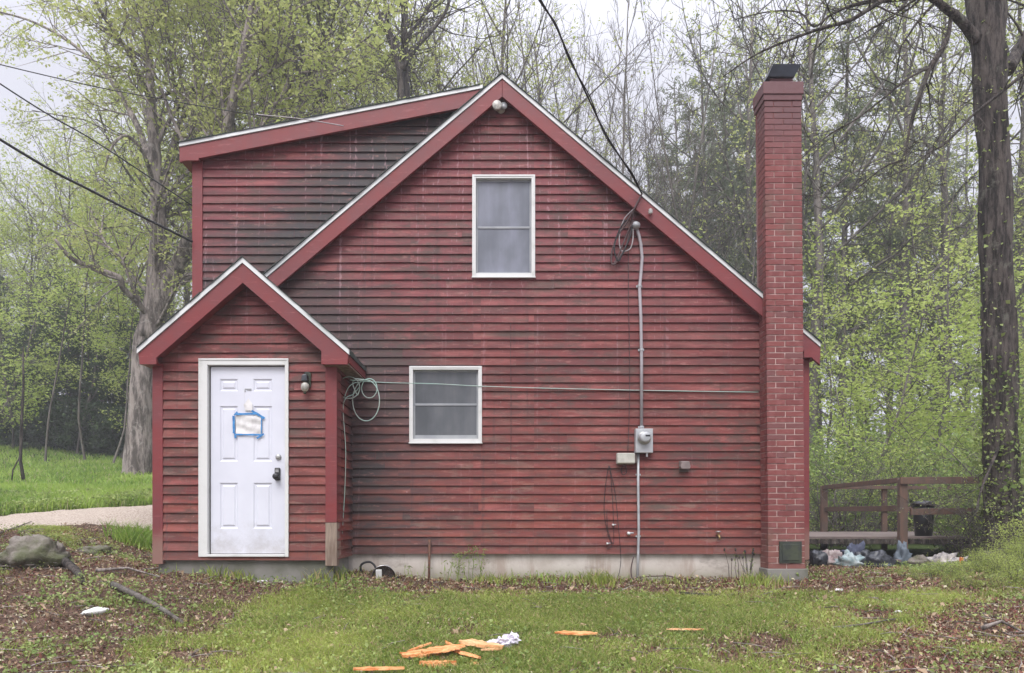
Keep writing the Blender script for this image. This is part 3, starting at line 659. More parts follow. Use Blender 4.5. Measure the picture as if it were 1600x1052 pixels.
MB().box(chx0 - .02 + l0, chx1 + .03 + l0, chy - .02, .0, -1.3, zb0 - .001).build('chimney_footing', M['dark_concrete'], chim, bevel=.01)
# ================================================================ wall fixtures (each its own thing)
def Q(px, py, s=131.0): return ((px - 790) / s, (805 - py) / s)
M['galv'] = simple('galvanised_grey', (.46, .47, .48), .4, (.36, .37, .38), 8, metal=.2)
M['grey_pvc'] = simple('grey_plastic', (.42, .41, .42), .5, (.33, .32, .33), 3)
M['conduit'] = simple('weathered_conduit', (.40, .37, .39), .45, (.28, .26, .27), 3, stretch=(1, 1, .3))
M['putty'] = simple('putty_plastic', (.50, .49, .43), .55, (.40, .39, .34), 12)
M['brown'] = simple('brown_plastic', (.12, .09, .08), .6)
M['brass'] = simple('old_brass', (.38, .27, .12), .4, (.2, .14, .07), 20, metal=.7)
M['glassy'] = simple('cloudy_glass', (.50, .47, .42), .2, (.30, .29, .26), 25)
M['wire'] = simple('black_cable', (.018, .018, .02), .6)
M['wire_brown'] = simple('brown_cable', (.09, .05, .05), .6)
M['wire_grey'] = simple('grey_cable', (.40, .36, .36), .6)
M['cord'] = simple('pale_green_cord', (.33, .50, .44), .5, (.42, .47, .42), 2)
# meter
mx, mz = Q(1003.5, 690)
em = empty('electric_meter', (mx, -.02, mz), 'grey electric meter box with round glass meter on the red wall', 'electric meter')
MB().box(-.10, .105, -.10, 0, -.145, .14).build('meter_box', M['galv'], em, bevel=.006)
MB().lathe([(.078, 0), (.078, .02), (.072, .03)], (0, -.10, .03), 'y', 28).build('meter_ring', M['steel'], em, True)
mt = MB().lathe([(.068, .0), (.068, .05), (.06, .075), (.04, .082)], (0, -.13, .03), 'y', 28).build('meter_dome', M['galv'], em, True)
MB().box(-.005, .05, -.2135, -.205, .035, .055).build('display', M['black'], em)
MB().box(.03, .05, -.07, -.03, -.19, -.145).build('latch', M['steel'], em)
# conduit up
ct = MB(); pts = [(1001, 673), (1001, 560), (1000, 500), (998, 452), (1000, 430), (1002, 405), (1000, 385), (997, 370), (993, 360)]
ct.tube([(Q(a, b)[0], -.055, Q(a, b)[1]) for a, b in pts], .019, 10)
cu = empty('service_conduit', (*Q(1001, 673)[:1], -.05, Q(1001, 673)[1]), 'grey bent service conduit rising from the meter to its weatherhead', 'conduit')
def under(mb, name, mat, e, smooth=True, bevel=0):
    L = Vector(e.location); mb.v = [(a - L.x, b - L.y, c - L.z) for a, b, c in mb.v]; return mb.build(name, mat, e, smooth, bevel)
under(ct, 'conduit_pipe', M['conduit'], cu)
for py_ in (668, 548, 449):
    a, c = Q(1001 if py_ > 460 else 998, py_); under(MB().box(a - .035, a + .035, -.03, -.018, c - .012, c + .012).tube([(a, -.055, c - .012), (a, -.055, c + .012)], .024, 10), 'clamp', M['galv'], cu, False)
a, c = Q(991, 357)
under(MB().blob((a, -.08, c), .055, .06, .045, 3, .15), 'weatherhead', M['galv'], cu)
# conduit down
cdn = empty('ground_conduit', (Q(996, 709)[0], -.04, Q(996, 709)[1]), 'straight pale conduit running from the meter down to the soil', 'conduit')
under(MB().tube([(Q(a, b)[0], -.045, Q(a, b)[1]) for a, b in ((996, 709), (996, 760), (997, 830), (996, 865), (994, 925))], .016, 10), 'conduit_pipe', M['galv'], cdn)
for py_ in (742, 838): a, c = Q(996.5, py_); under(MB().box(a - .03, a + .03, -.03, -.018, c - .01, c + .01), 'clamp', M['galv'], cdn, False)
# junction box
a, c = Q(977, 717.5)
jb = empty('junction_box', (a, -.02, c), 'putty coloured cable box beside the meter', 'junction box')
MB().box(-.115, .10, -.085, 0, -.065, .065).build('box_body', M['putty'], jb, bevel=.012)
MB().box(-.11, .095, -.098, -.086, -.055, .06).build('box_cover', M['putty'], jb, bevel=.008)
MB().box(.101, .125, -.07, -.01, -.05, .05).build('hinge', M['brown'], jb, bevel=.003)
# dryer vent
a, c = Q(1067.5, 730)
vh = empty('vent_hood', (a, -.02, c), 'small brown dryer vent hood on the red clapboards', 'vent')
MB().box(-.058, .058, -.012, 0, -.06, .07).build('vent_plate', M['brown'], vh, bevel=.004)
MB().prism([(-.052, -.03), (.052, -.03), (.06, -.0), (.045, .062), (-.045, .062), (-.06, 0)], -.10, -.012).build('vent_cover', simple('faded_brown', (.24, .19, .18), .6), vh, bevel=.008)
# faucet
a, c = Q(1120, 836)
fa = empty('outdoor_faucet', (a, -.02, c), 'old brass garden faucet low on the wall near the chimney', 'faucet')
MB().tube([(0, 0, .0), (0, -.06, .0), (0, -.09, -.015), (0, -.10, -.05)], [.014, .014, .013, .012], 10).build('spout', M['brass'], fa, True)
MB().lathe([(.03, 0), (.034, .004), (.03, .012)], (0, -.045, .035), 'z', 12).build('tap_handle', M['steel'], fa, True)
MB().tube([(0, -.045, 0), (0, -.045, .036)], .008, 8).build('stem', M['brass'], fa, True)
# small pipe stubs
for (px, py, lab) in ((957, 820, 'small white pipe fitting at left of the hanging wires'), (981, 833, 'white capped pipe stub beside the lower conduit'), (948, 849, 'tiny white cable clip lowest by the hanging wires')):
    a, c = Q(px, py); s_ = .8 if px == 981 else .5
    e = empty('pipe_stub', (a, -.02, c), lab, 'pipe fitting')
    MB().tube([(0, .0, 0), (0, -.05 * s_, 0), (0, -.07 * s_, -.02 * s_)], .022 * s_, 10).build('elbow', M['white'], e, True)
    MB().tube([(.0, -.05 * s_, 0), (.075 * s_, -.05 * s_, .002)], .013 * s_, 8).build('nipple', M['galv'], e, True)
# floodlight under the peak
a, c = (780 - 790) / 132.5, (805 - 167) / 132.5
fl_ = empty('floodlight', (a, -.02, c), 'twin flood lamp holder under the gable peak', 'lamp')
MB().lathe([(.05, 0), (.05, .02), (.03, .03)], (.02, 0, .01), 'y', 16).build('lamp_base', M['putty'], fl_, True)
MB().lathe([(.02, 0), (.03, .03), (.05, .06), (.056, .11), (.05, .115)], (-.025, -.03, -.01), 'y', 18).build('lamp_head', M['glassy'], fl_, True)
MB().lathe([(.018, 0), (.028, .03), (.04, .05), (.04, .07)], (.055, -.02, .01), 'y', 14).build('lamp_head', M['galv'], fl_, True)
# porch wall lantern
a, c = (478 - 790) / 145.5, (805 - 597) / 145.5
wl_ = empty('wall_lantern', (a, VY - .02, c), 'weathered wall lantern to the right of the white door', 'lamp')
MB().prism([(-.032, -.05), (.04, -.05), (.045, .10), (.02, .118), (-.015, .118), (-.035, .10)], -.02, .0).build('back_plate', M['iron'], wl_, bevel=.004)
MB().prism([(-.045, .0), (.03, .0), (.018, .075), (-.03, .075)], -.105, -.02).build('lamp_hood', simple('dark_zinc', (.07, .075, .085), .4, metal=.5), wl_, bevel=.01)
MB().blob((-.008, -.065, -.055), .045, .045, .055, 2, .06, seg=16, rings=10).build('lamp_globe', M['glassy'], wl_, True)
MB().lathe([(.012, 0), (.02, .01), (.006, .03)], (-.008, -.065, -.13), 'z', 10).build('finial', M['iron'], wl_, True)
# insulator on the rake
a, c = (1016 - 790) / 133.6, (805 - 331) / 133.6
ins = empty('cable_insulator', (a, -.146, c), 'white porcelain insulator screwed to the right rake board', 'insulator')
MB().lathe([(.016, -.03), (.028, -.022), (.016, -.008), (.03, .0), (.014, .014), (.024, .02), (.01, .028)], (0, -.04, 0), 'z', 14).build('porcelain', M['white'], ins, True)
MB().tube([(0, 0, 0), (0, -.04, 0)], .01, 8).build('bracket', M['iron'], ins, True)
# notice with tape
nx0, nx1, nz0, nz1 = (371 - 790) / 143, (411 - 790) / 143, (805 - 679.5) / 143, (805 - 650) / 143
no = empty('paper_notice', ((nx0 + nx1) / 2, yd - .004, nz0), 'crumpled white paper notice taped to the door with blue tape', 'notice')
pm = MB(); NN = 12
for j in range(NN + 1):
    for i in range(NN + 1):
        x = nx0 + (nx1 - nx0) * i / NN; z = nz0 + (nz1 - nz0) * j / NN
        pm.v.append((x, yd - .006 - .010 * abs(mn.noise(Vector((x * 16, z * 22, 1)))) - .004 * math.sin(z * 60 + x * 20), z + .004 * mn.noise(Vector((x * 20, 0, z * 5)))))
for j in range(NN):
    for i in range(NN): q = j * (NN + 1) + i; pm.f.append((q, q + 1, q + NN + 2, q + NN + 1))
M['paper'] = simple('paper', (.78, .76, .75), .7); M['tape'] = simple('blue_tape', (.03, .17, .42), .55, (.05, .25, .55), 30)
under(pm, 'paper', M['paper'], no)
def strip(x0, z0, x1, z1, w_, y):
    dx, dz = x1 - x0, z1 - z0; L = math.hypot(dx, dz); px_, pz_ = -dz / L * w_ / 2, dx / L * w_ / 2; mb = MB(); n = 6; T = []
    for i in range(n + 1):
        f = i / n; e = rnd.uniform(.8, 1.15); yy = y - rnd.uniform(0, .004)
        mb.v += [(x0 + dx * f + px_ * e, yy, z0 + dz * f + pz_ * e), (x0 + dx * f - px_ * e, yy - .001, z0 + dz * f - pz_ * e)]
    mb.f += [(2 * i, 2 * i + 1, 2 * i + 3, 2 * i + 2) for i in range(n)]; return mb
T = lambda px, py: ((px - 790) / 143, (805 - py) / 143)
for (a, b, wd) in (((368, 651), (368.5, 678), .026), ((371, 648.5), (405, 647.5), .022), ((396, 643), (416, 655), .024), ((370, 680), (412, 680.5), .017), ((404, 686), (415, 679), .022), ((411.5, 652), (411, 679), .012), ((370, 678), (371, 686), .022), ((369, 650), (374, 645), .02)):
    under(strip(*T(*a), *T(*b), wd, yd - .014), 'tape', M['tape'], no, False)
cf = MB(); 
for i in range(3): cf.prism([((386 - 790 + i * .5) / 142.8, (805 - 643) / 142.8), ((398 - 790) / 142.8, (805 - 643) / 142.8), ((397 - 790) / 142.8, (805 - 632 - i) / 142.8), ((391 - 790) / 142.8, (805 - 624 - i * 2) / 142.8), ((384 - 790) / 142.8, (805 - 634) / 142.8)], yd - .006 - i * .004, yd - .004 - i * .004)
cf.build('tissue_scrap', M['paper']); tag(bpy.data.objects['tissue_scrap'], 'white scrap stuck on the door above the paper notice', 'paper')
# ---- cables
def cable(name, pts, r, mat, label, cat='cable', sides=6, sub=6):
    pts = [Vector(p) for p in pts]; out = []
    for i in range(len(pts) - 1):
        p0 = pts[max(i - 1, 0)]; p1 = pts[i]; p2 = pts[i + 1]; p3 = pts[min(i + 2, len(pts) - 1)]
        for k in range(sub):
            f = k / sub; out.append(.5 * (2 * p1 + (p2 - p0) * f + (2 * p0 - 5 * p1 + 4 * p2 - p3) * f * f + (3 * p1 - p0 - 3 * p2 + p3) * f ** 3))
    out.append(pts[-1]); mb = MB().tube(out, r, sides); o = mb.build(name, M[mat], None, True, origin=out[0]); tag(o, label, cat); return o
W = lambda px, py, y=-.03: tuple([*( (px - 790) / (F / (D0 + y)), ), y, (805 - py) / (F / (D0 + y))])
cable('service_cable', [P(1003, 303, 8.62), P(985, 270, 8.4), P(948, 212, 8.0), P(920, 155, 7.6), P(890, 90, 7.2), P(868, 40, 6.9), P(842, -5, 6.6), P(790, -110, 6.0), P(720, -260, 5.2)], .0095, 'wire', 'thick black service cable slanting down from the sky to the right rake')
cable('service_cable', [P(1003, 303, 8.60), P(986, 268, 8.38), P(947, 215, 8.0), P(922, 152, 7.58), P(889, 93, 7.2), P(869, 38, 6.9), P(841, -2, 6.6), P(792, -112, 6.0), P(722, -262, 5.2)], .0065, 'wire', 'thinner black cable twisted round the service cable above the rake')
cable('drip_loop_cable', [W(1003, 303, -.18), W(990, 328, -.17), W(978, 350, -.12), W(962, 375, -.08), W(955, 400, -.07), W(958, 414, -.08), W(968, 395, -.08), W(980, 365, -.1), W(990, 345, -.12)], .011, 'wire_brown', 'outer dark loop of cable hanging left of the weatherhead')
cable('drip_loop_cable', [W(1002, 305, -.17), W(990, 330, -.16), W(985, 355, -.1), W(978, 385, -.09), W(968, 402, -.08), W(961, 414, -.08)], .010, 'wire_brown', 'straight dark cable end crossing the loops beside the weatherhead')
cable('drip_loop_cable', [W(989, 328, -.155), W(975, 343, -.11), W(968, 368, -.09), W(969, 388, -.08), W(975, 393, -.085), W(985, 388, -.09), W(989, 373, -.1), W(989, 358, -.1)], .008, 'wire_grey', 'pale grey loop of cable hanging under the weatherhead')
cable('drip_loop_cable', [W(997, 315, -.17), W(984, 338, -.14), W(972, 352, -.11), W(963, 372, -.09), W(960, 392, -.09), W(966, 408, -.09), W(972, 398, -.1), W(984, 372, -.11), W(988, 352, -.12)], .009, 'wire', 'inner black loop of cable tangled beside the weatherhead')
cable('wall_wire', [W(982, 385), W(982, 450), W(983, 520), W(984, 600), W(983, 650), W(981, 706)], .004, 'wire_brown', 'thin dark wire running down the boards left of the conduit')
cable('wall_wire', [W(798, 505), W(798, 560), W(798.5, 640), W(798, 719)], .003, 'wire_brown', 'thin reddish wire down the middle of the wall')
cable('hanging_wire', [W(951, 728), W(946, 760), W(944, 800), W(950, 835), W(956, 852), W(948, 858)], .0035, 'wire', 'left loop of black wire dangling on the lower wall')
cable('hanging_wire', [W(953, 728), W(957, 780), W(959, 830), W(958, 850), W(950, 828), W(948, 800)], .003, 'wire', 'middle loop of black wire dangling on the lower wall')
cable('hanging_wire', [W(952, 728), W(961, 770), W(966, 820), W(970, 870), W(968, 893, -.05), W(964, 905, -.1)], .0035, 'wire', 'longest black wire dangling down to the soil')
cable('box_wire', [W(976, 726, -.05), W(971, 733, -.05), W(973, 742, -.05), W(979, 738, -.05), W(977, 727, -.05)], .0045, 'wire', 'short black wire loop under the cable box')
cable('ground_cable', [W(990, 870), W(986, 890), W(989, 905, -.05), W(1000, 902, -.12), (1.78, -.2, -.71), (1.95, -.16, -.72), (2.1, -.25, -.78)], .007, 'wire_brown', 'dark cable curling over the soil below the meter')
cable('clothes_line', [W(547, 594, -.5), W(600, 598, -.2), W(680, 600, -.05), W(760, 604, -.045), W(900, 608), W(1050, 611), W(1185, 613)], .0048, 'cord', 'pale green line stretched across the red wall', 'cord')
def loop(cx, cy, rx, ry, y, ph0, turns, n=22, dr=0.0, tilt=.0):
    out = []
    for i in range(int(n * turns) + 1):
        ph = ph0 + 2 * math.pi * i / n; k = 1 - dr * i / n
        out.append(W(cx + rx * k * math.cos(ph), cy + ry * k * math.sin(ph), y + tilt * math.sin(ph)))
    return out
cable('coiled_cord', loop(572, 626, 21, 32, -.35, -2.2, 1.1) + loop(545, 606, 17, 17, -.45, -1.0, 1.3) + [W(551, 597, -.45), W(566, 594, -.4)] + loop(577, 607, 12, 15, -.3, -2, 1.05), .006, 'cord', 'coil of pale green cord hung up under the porch eave', 'cord', sub=3)
cable('coiled_cord', [W(538, 621, -.5), W(545, 605, -.5), W(556, 598, -.45), W(562, 603, -.4), W(552, 616, -.4), W(541, 622, -.5), W(536, 640, -.5), W(540, 700, -.5), W(539, 760, -.5), W(535, 830, -.5), W(534, 868, -.5)], .005, 'cord', 'tail of green cord hanging down beside the porch corner', 'cord')
# overhead wires arriving from the left
def span(a, b, sag, r, mat, label, n=14):
    a, b = Vector(a), Vector(b)
    pts = [a.lerp(b, i / n) - Vector((0, 0, sag * 4 * (i / n) * (1 - i / n))) for i in range(n + 1)]
    return cable('overhead_wire', pts, r, mat, label, 'wire', sub=2)
def span3(pa, pm_, pb, r, mat, label):
    a, m_, b = pa, pm_, pb
    ex = a + (a - m_) * 3.2 + Vector((0, 0, .25))
    return cable('overhead_wire', [ex, a, m_, b], r, mat, label, 'wire', sub=14)
span3(P(0, 218, 7.4), P(150, 302, 8.1), P(301, 378, 8.75), .014, 'wire', 'thick black overhead wire reaching the dormer corner, lowest of three')
span3(P(0, 131, 8.0), P(150, 222, 8.6), P(301, 322, 9.2), .008, 'wire', 'black overhead wire in the middle, ending behind the dormer corner')
span3(P(0, 101, 7.3), P(270, 158, 8.0), P(440, 186, 8.5), .005, 'wire', 'thin overhead wire highest of three, crossing to the dormer roof edge')
cable('wire_tail', [P(400, 179, 8.4), P(470, 186, 8.5), P(537, 197, 8.66)], .006, 'wire_grey', 'pale end of wire tied off on the dormer rake', 'wire')
# ================================================================ small things on the ground
def onground(px, py, zoff=0):
    "where the line of sight through (px,py) meets the ground"
    d = 3.0
    while d < 60:
        p = P(px, py, d)
        if p.z < gz(p.x, p.y): break
        d += .02
    return Vector((p.x, p.y, gz(p.x, p.y) + zoff))
M['stone'] = simple('mossy_stone', (.20, .175, .15), .95, (.085, .09, .045), 4, 1.0, .05, det=8)
rk = onground(38, 885); 
o = MB().blob((0, 0, .08), .36, .28, .23, 4, .4, 1.6, 44, 28, .5).build('rock', M['stone'], None, True, origin=None); o.location = rk + Vector((.0, .15, 0)); tag(o, 'big mossy grey boulder at the left edge by the driveway', 'rock')
o = MB().blob((0, 0, .03), .2, .18, .08, 9, .6, 1.4, 36, 20, .5).build('rock', M['stone'], None, True); o.location = onground(150, 868) ; tag(o, 'low half buried stone right of the mossy boulder', 'rock')
M['fresh_wood'] = simple('fresh_split_wood', (.52, .17, .045), .75, (.72, .36, .15), 5, .6, .006, stretch=(2, 16, 10), lo=.42, hi=.58)
M['pale_wood'] = simple('pale_split_wood', (.70, .42, .22), .75, (.55, .27, .11), 5, .6, .006, stretch=(2, 16, 10), lo=.42, hi=.58)
def splinter(px, py, L, w_, th, az, tilt, mat, label, zoff=.02, roll=0, grp=None):
    r = random.Random(int(px * 7 + py)); mb = MB(); n = 13
    prof = []
    for i in range(n + 1):
        f = i / n; ww = w_ * (min(1, .25 + 3 * f) if f < .4 else min(1, .35 + 1.6 * (1 - f))) * r.uniform(.72, 1.15)
        prof.append((L * (f - .5), ww, r.uniform(-.1, .1) * w_, th * .55 * r.uniform(.9, 1.05)))
    for x, ww, cy_, tt in prof: mb.v += [(x, cy_ - ww / 2, 0), (x, cy_ + ww / 2, 0), (x, cy_ + ww / 2 * .8, tt), (x, cy_ - ww / 2 * .7, tt * 1.1)]
    for i in range(n):
        q = i * 4
        for k in range(4): mb.f.append((q + k, q + (k + 1) % 4, q + 4 + (k + 1) % 4, q + 4 + k))
    mb.f += [(3, 2, 1, 0), (n * 4, n * 4 + 1, n * 4 + 2, n * 4 + 3)]
    o = mb.build('wood_scrap', M[mat]); o.location = onground(px, py, zoff - .008); o.rotation_euler = (R(roll), R(tilt), R(az)); tag(o, label, 'wood scrap'); return o
splinter(672, 1030, .42, .13, .035, 22, -4, 'fresh_wood', 'long orange splintered board at the left of the wood pile', .05, 12)
splinter(693, 1034, .34, .11, .03, 30, -3, 'fresh_wood', 'orange split plank lying across the middle of the wood pile', .09, 8)
splinter(684, 1044, .26, .10, .06, 3, 0, 'fresh_wood', 'thick orange block at the front of the wood pile', .02, 0)
splinter(726, 1034, .30, .09, .03, -40, 5, 'fresh_wood', 'ragged orange piece slanting forward on the right of the wood pile', .06, -10)
splinter(752, 1022, .36, .10, .03, -22, 3, 'pale_wood', 'pale broad sliver sticking out behind the wood pile', .07, 14)
splinter(742, 1042, .16, .05, .02, -70, 4, 'fresh_wood', 'short orange chip in front of the wood pile', .03, 0)
splinter(900, 1003, .34, .055, .02, -8, 0, 'fresh_wood', 'lone orange splinter lying in the grass right of the wood pile', .07, 20)
splinter(1070, 997, .30, .04, .02, -3, 0, 'pale_wood', 'thin yellow stick of split wood in the grass at the right', .07, 0)
splinter(592, 1062, .34, .06, .03, 4, 0, 'fresh_wood', 'orange sliver at the bottom edge left of the wood pile', .07, 0)
for (px, py, L, w_, az, t_, lab) in ((655, 1024, .24, .03, 48, -8, 'narrow orange shard poking up at the back left of the wood pile'), (707, 1022, .22, .035, -55, 10, 'upright leaning orange shard in the middle of the wood pile'), (768, 1028, .16, .03, 10, 0, 'small pale shard at the right tip of the wood pile'), (640, 1034, .16, .025, -15, 0, 'small orange shard at the left tip of the wood pile')):
    splinter(px, py, L, w_, .02, az, t_, 'fresh_wood' if 'orange' in lab else 'pale_wood', lab, .06, 5)
o = MB()
for i in range(4): o.blob((.05 * i - .06, .02 * (i % 2), .04 + .02 * i), .05, .04, .04, i + 3, .8, 2.6, 18, 12)
o = o.build('crumpled_tissue', simple('thin_white_plastic', (.72, .68, .76), .35, (.55, .5, .6), 20), None, False); o.location = onground(782, 1020, .0); tag(o, 'crumpled pale plastic wrap beside the wood pile', 'litter')
o = MB().blob((0, 0, .03), .12, .045, .035, 5, .3, 1.5, 18, 10).build('white_container', M['white'], None, True); o.location = onground(149, 962, .0); o.rotation_euler = (0, R(-8), R(8)); tag(o, 'white plastic bottle lying in the leaf litter at the left', 'bottle')
def stick(pts, r, label, mat='bark', name='fallen_branch'):
    P3 = [onground(a, b, zo) for a, b, zo in pts]; mb = MB().tube(P3, [r * (1 - .6 * i / (len(P3) - 1)) for i in range(len(P3))], 8, rough=.35)
    o = mb.build(name, M[mat], None, True, origin=P3[0]); tag(o, label, 'branch'); return o
stick([(176, 928, .09), (205, 942, .09), (235, 955, .08), (262, 968, .06), (286, 978, .02)], .034, 'grey fallen branch lying in the litter left of centre', 'bark')
stick([(100, 888, .08), (118, 902, .07), (130, 915, .03)], .05, 'dark rotten stub beside the mossy boulder', 'bark_dark')
stick([(150, 902, .07), (200, 901, .09), (250, 910, .05)], .018, 'thin pale stick below the porch corner', 'bark_pale')
stick([(0, 838, .04), (30, 828, .05), (50, 818, .03)], .012, 'thin stick on the driveway edge at far left', 'bark')
stick([(1300, 990, .04), (1350, 985, .05), (1400, 978, .06)], .012, 'thin stick in the right lawn', 'bark')
stick([(1535, 995, .07), (1565, 990, .10), (1599, 1000, .06)], .02, 'forked stick in the russet litter at the right edge', 'bark_pale')
stick([(1060, 932, .02), (1110, 935, .03), (1150, 933, .02)], .03, 'old dark plank sunk in the soil below the faucet', 'bark_dark', 'rotten_plank')
for (px, py, rr_, lab) in ((1160, 972, .02, 'tiny white paper scrap on the lawn below the chimney'), (1050, 957, .022, 'small white scrap on the lawn below the meter'), (1405, 960, .025, 'white scrap in the russet litter at the right'), (410, 912, .035, 'pale flat scrap on the soil in front of the door'), (1310, 925, .03, 'pink white scrap on the bare soil right of the chimney')):
    o = MB().blob((0, 0, .01), rr_ * 1.5, rr_, rr_ * .5, int(px), .6, 2.2, 12, 8).build('paper_scrap', M['paper']); o.location = onground(px, py, .01); tag(o, lab, 'litter')
# rusty stake leaning on the wall
o = MB().tube([(-.905, -.10, -.86), (-.905, -.07, -.6), (-.903, -.04, -.29)], .014, 8, rough=.2).build('rusty_stake', simple('rust', (.16, .07, .04), .85, (.09, .05, .035), 30, .5), None, True); tag(o, 'rusty thin stake leaning on the foundation below the lower window', 'stake')
# discarded lamp reflector by the corner
rf = empty('metal_reflector', (-1.42, -.22, -.70), 'shiny round metal reflector dumped against the foundation by the porch', 'lamp shade')
MB().lathe([(.03, 0), (.10, .02), (.155, .08), (.165, .13), (.158, .13), (.148, .085), (.09, .035), (.03, .02)], (0, .05, 0), 'y', 26).build('reflector', simple('polished_aluminium', (.62, .62, .62), .25, (.3, .3, .3), 9, metal=.9), rf, True)
MB().box(-.10, -.02, -.13, -.09, -.02, .11).build('paper_label', M['white'], rf, bevel=.004)
MB().tube([(-.13, -.05, -.07), (-.02, -.12, -.10), (.10, -.12, -.09), (.2, -.03, -.02)], .02, 8).build('rim_hose', M['black'], rf, True)
rf.rotation_euler = (R(12), 0, R(8)); rf.scale = (.85, .85, .85)
o = cable('black_hose', [(-1.66, -.12, -.78), (-1.70, -.15, -.60), (-1.60, -.13, -.55), (-1.52, -.16, -.62), (-1.5, -.2, -.78)], .014, 'wire', 'dark hose loop standing against the foundation by the porch corner', 'hose')
# ---- deck
dk = empty('wooden_deck', (6.32, 3.0, -.34), 'low weathered wooden deck with a red-brown railing behind the house', 'deck')
M['deckwood'] = simple('grey_deck_boards', (.20, .16, .14), .85, (.13, .10, .09), 4, .3, .006, stretch=(1, 8, 8))
M['railwood'] = simple('red_brown_rail', (.15, .085, .06), .8, (.10, .07, .055), 4, .3, .006, stretch=(3, 3, 1))
mb = MB(); y = 3.02
while y < 6.7: mb.box(3.75, 9.6, y, y + .135, -.38, -.345); y += .143
under(mb, 'deck_boards', M['deckwood'], dk, False)
under(MB().box(3.75, 9.6, 2.98, 3.018, -.46, -.385), 'rim_joist', M['bark_dark'], dk, False)  # joist coloured dark to read as the shaded gap under the boards
for x, y, h, w_ in ((6.32, 2.95, .57, .085), (6.60, 6.5, .60, .085), (7.85, 6.5, .58, .07), (7.85, 2.95, .56, .06), (9.4, 2.95, .56, .08), (9.4, 6.5, .56, .08)):
    under(MB().box(x - w_ * .75, x + w_ * .75, y - w_ / 2, y + w_ / 2, -.72, h), 'post', M['railwood'], dk, False, .006)
def beam(a, b, hw, hh):
    a, b = Vector(a), Vector(b); t_ = (b - a).normalized(); s_ = t_.cross(Vector((0, 0, 1))).normalized() * hw; u_ = Vector((0, 0, hh))
    mb = MB(); mb.v += [tuple(p + i * s_ + j * u_) for p in (a, b) for i, j in ((-1, -1), (1, -1), (1, 1), (-1, 1))]
    mb.f += [(3, 2, 1, 0), (4, 5, 6, 7)] + [(k, (k + 1) % 4, 4 + (k + 1) % 4, 4 + k) for k in range(4)]; return mb
for a, b, hw, hh in (((6.30, 3.0, .555), (6.60, 6.5, .575), .045, .04), ((6.33, 3.0, .11), (6.62, 6.5, .12), .02, .045), ((6.25, 2.89, .545), (9.45, 2.84, .56), .02, .055), ((6.42, 2.90, .05), (9.45, 2.85, .10), .02, .05),
                     ((6.6, 6.45, .575), (9.4, 6.45, .56), .045, .035), ((6.6, 6.45, .12), (9.4, 6.45, .12), .02, .045)):
    under(beam(a, b, hw, hh), 'rail', M['railwood'], dk, False, .004)
bn = empty('trash_can', (P(1443, 830, 12.2).x, 3.4, -.344), 'black plastic trash can standing on the deck behind the rail', 'trash can')
MB().lathe([(.13, 0), (.165, .5), (.16, .5), (.13, .03)], (0, 0, 0), 'z', 20).build('can_body', M['black'], bn, True)
MB().lathe([(.18, .5), (.18, .53), (.14, .57), (.03, .585)], (0, 0, 0), 'z', 20).build('can_lid', M['black'], bn, True)
# debris in front of the deck
def bag(px, py, d, rx, ry, rz, mat, name, label, cat, seed, rough=.5):
    p = P(px, py, d); g = gz(p.x, p.y); mb = MB().blob((0, 0, rz * .6), rx * 1.1, ry, rz * 1.15, seed, rough, 2.3, 26, 16, .6)
    o = mb.build(name, mat, None, True); o.location = (p.x, p.y, g - .01); tag(o, label, cat); return o
bagm = simple('black_bin_liner', (.018, .02, .025), .28, (.04, .045, .055), 8, .4, .02); blue = simple('navy_cloth', (.035, .04, .07), .8, (.06, .07, .11), 9)
palecloth = simple('pale_cloth', (.50, .46, .42), .8, (.20, .19, .19), 9, .4, .02); grn_ = simple('sea_green_cloth', (.22, .30, .31), .8, (.42, .47, .47), 9, .4, .02); pink = simple('dull_pink_cloth', (.30, .22, .22), .8, (.45, .40, .38), 9, .4, .02)
bag(1372, 875, 10.4, .20, .17, .13, bagm, 'trash_bag', 'glossy black trash bag lying lowest in the junk heap', 'bag', 2)
bag(1352, 862, 10.7, .16, .16, .13, bagm, 'trash_bag', 'small black trash bag behind the lowest one', 'bag', 12)
bag(1328, 858, 10.4, .17, .13, .11, grn_, 'cloth_bundle', 'pale sea green cloth left of the black bags', 'cloth', 6, .8)
bag(1300, 848, 10.6, .12, .12, .13, pink, 'cloth_bundle', 'dull pink cloth at the left end of the junk heap', 'cloth', 7, .8)
bag(1336, 845, 10.9, .19, .14, .17, blue, 'cloth_bundle', 'navy cloth bundle against the deck edge', 'cloth', 8, .8)
bag(1410, 858, 10.8, .10, .10, .18, simple('slate_cloth', (.12, .15, .18), .7), 'cloth_bundle', 'slate coloured cloth hanging over the deck edge', 'cloth', 9, .8)
bag(1470, 862, 10.5, .17, .10, .12, palecloth, 'cloth_bundle', 'pale crumpled sheet at the right of the junk heap', 'cloth', 10, .9)
bag(1498, 866, 10.4, .13, .10, .09, palecloth, 'cloth_bundle', 'small pale cloth at the right end of the junk heap', 'cloth', 15, .9)
bag(1278, 862, 10.5, .11, .12, .15, bagm, 'trash_bag', 'black lump of rubbish beside the chimney', 'bag', 11)
bag(1440, 866, 10.7, .22, .14, .10, M['stone'], 'rock', 'mossy stone in the middle of the junk heap', 'rock', 17)
bag(1575, 862, 10.2, .30, .24, .16, M['stone'], 'rock', 'mossy stone at the foot of the big dark tree', 'rock', 18)
a = P(1500, 884, 10.1); o = MB().box(-.02, .02, -.02, .02, 0, .16).build('orange_stake', simple('orange_plastic', (.75, .22, .05), .5), None, bevel=.004); o.location = (a.x, a.y, gz(a.x, a.y)); o.rotation_euler = (0, R(8), 0); tag(o, 'short orange marker stake in the grass by the junk heap', 'stake')
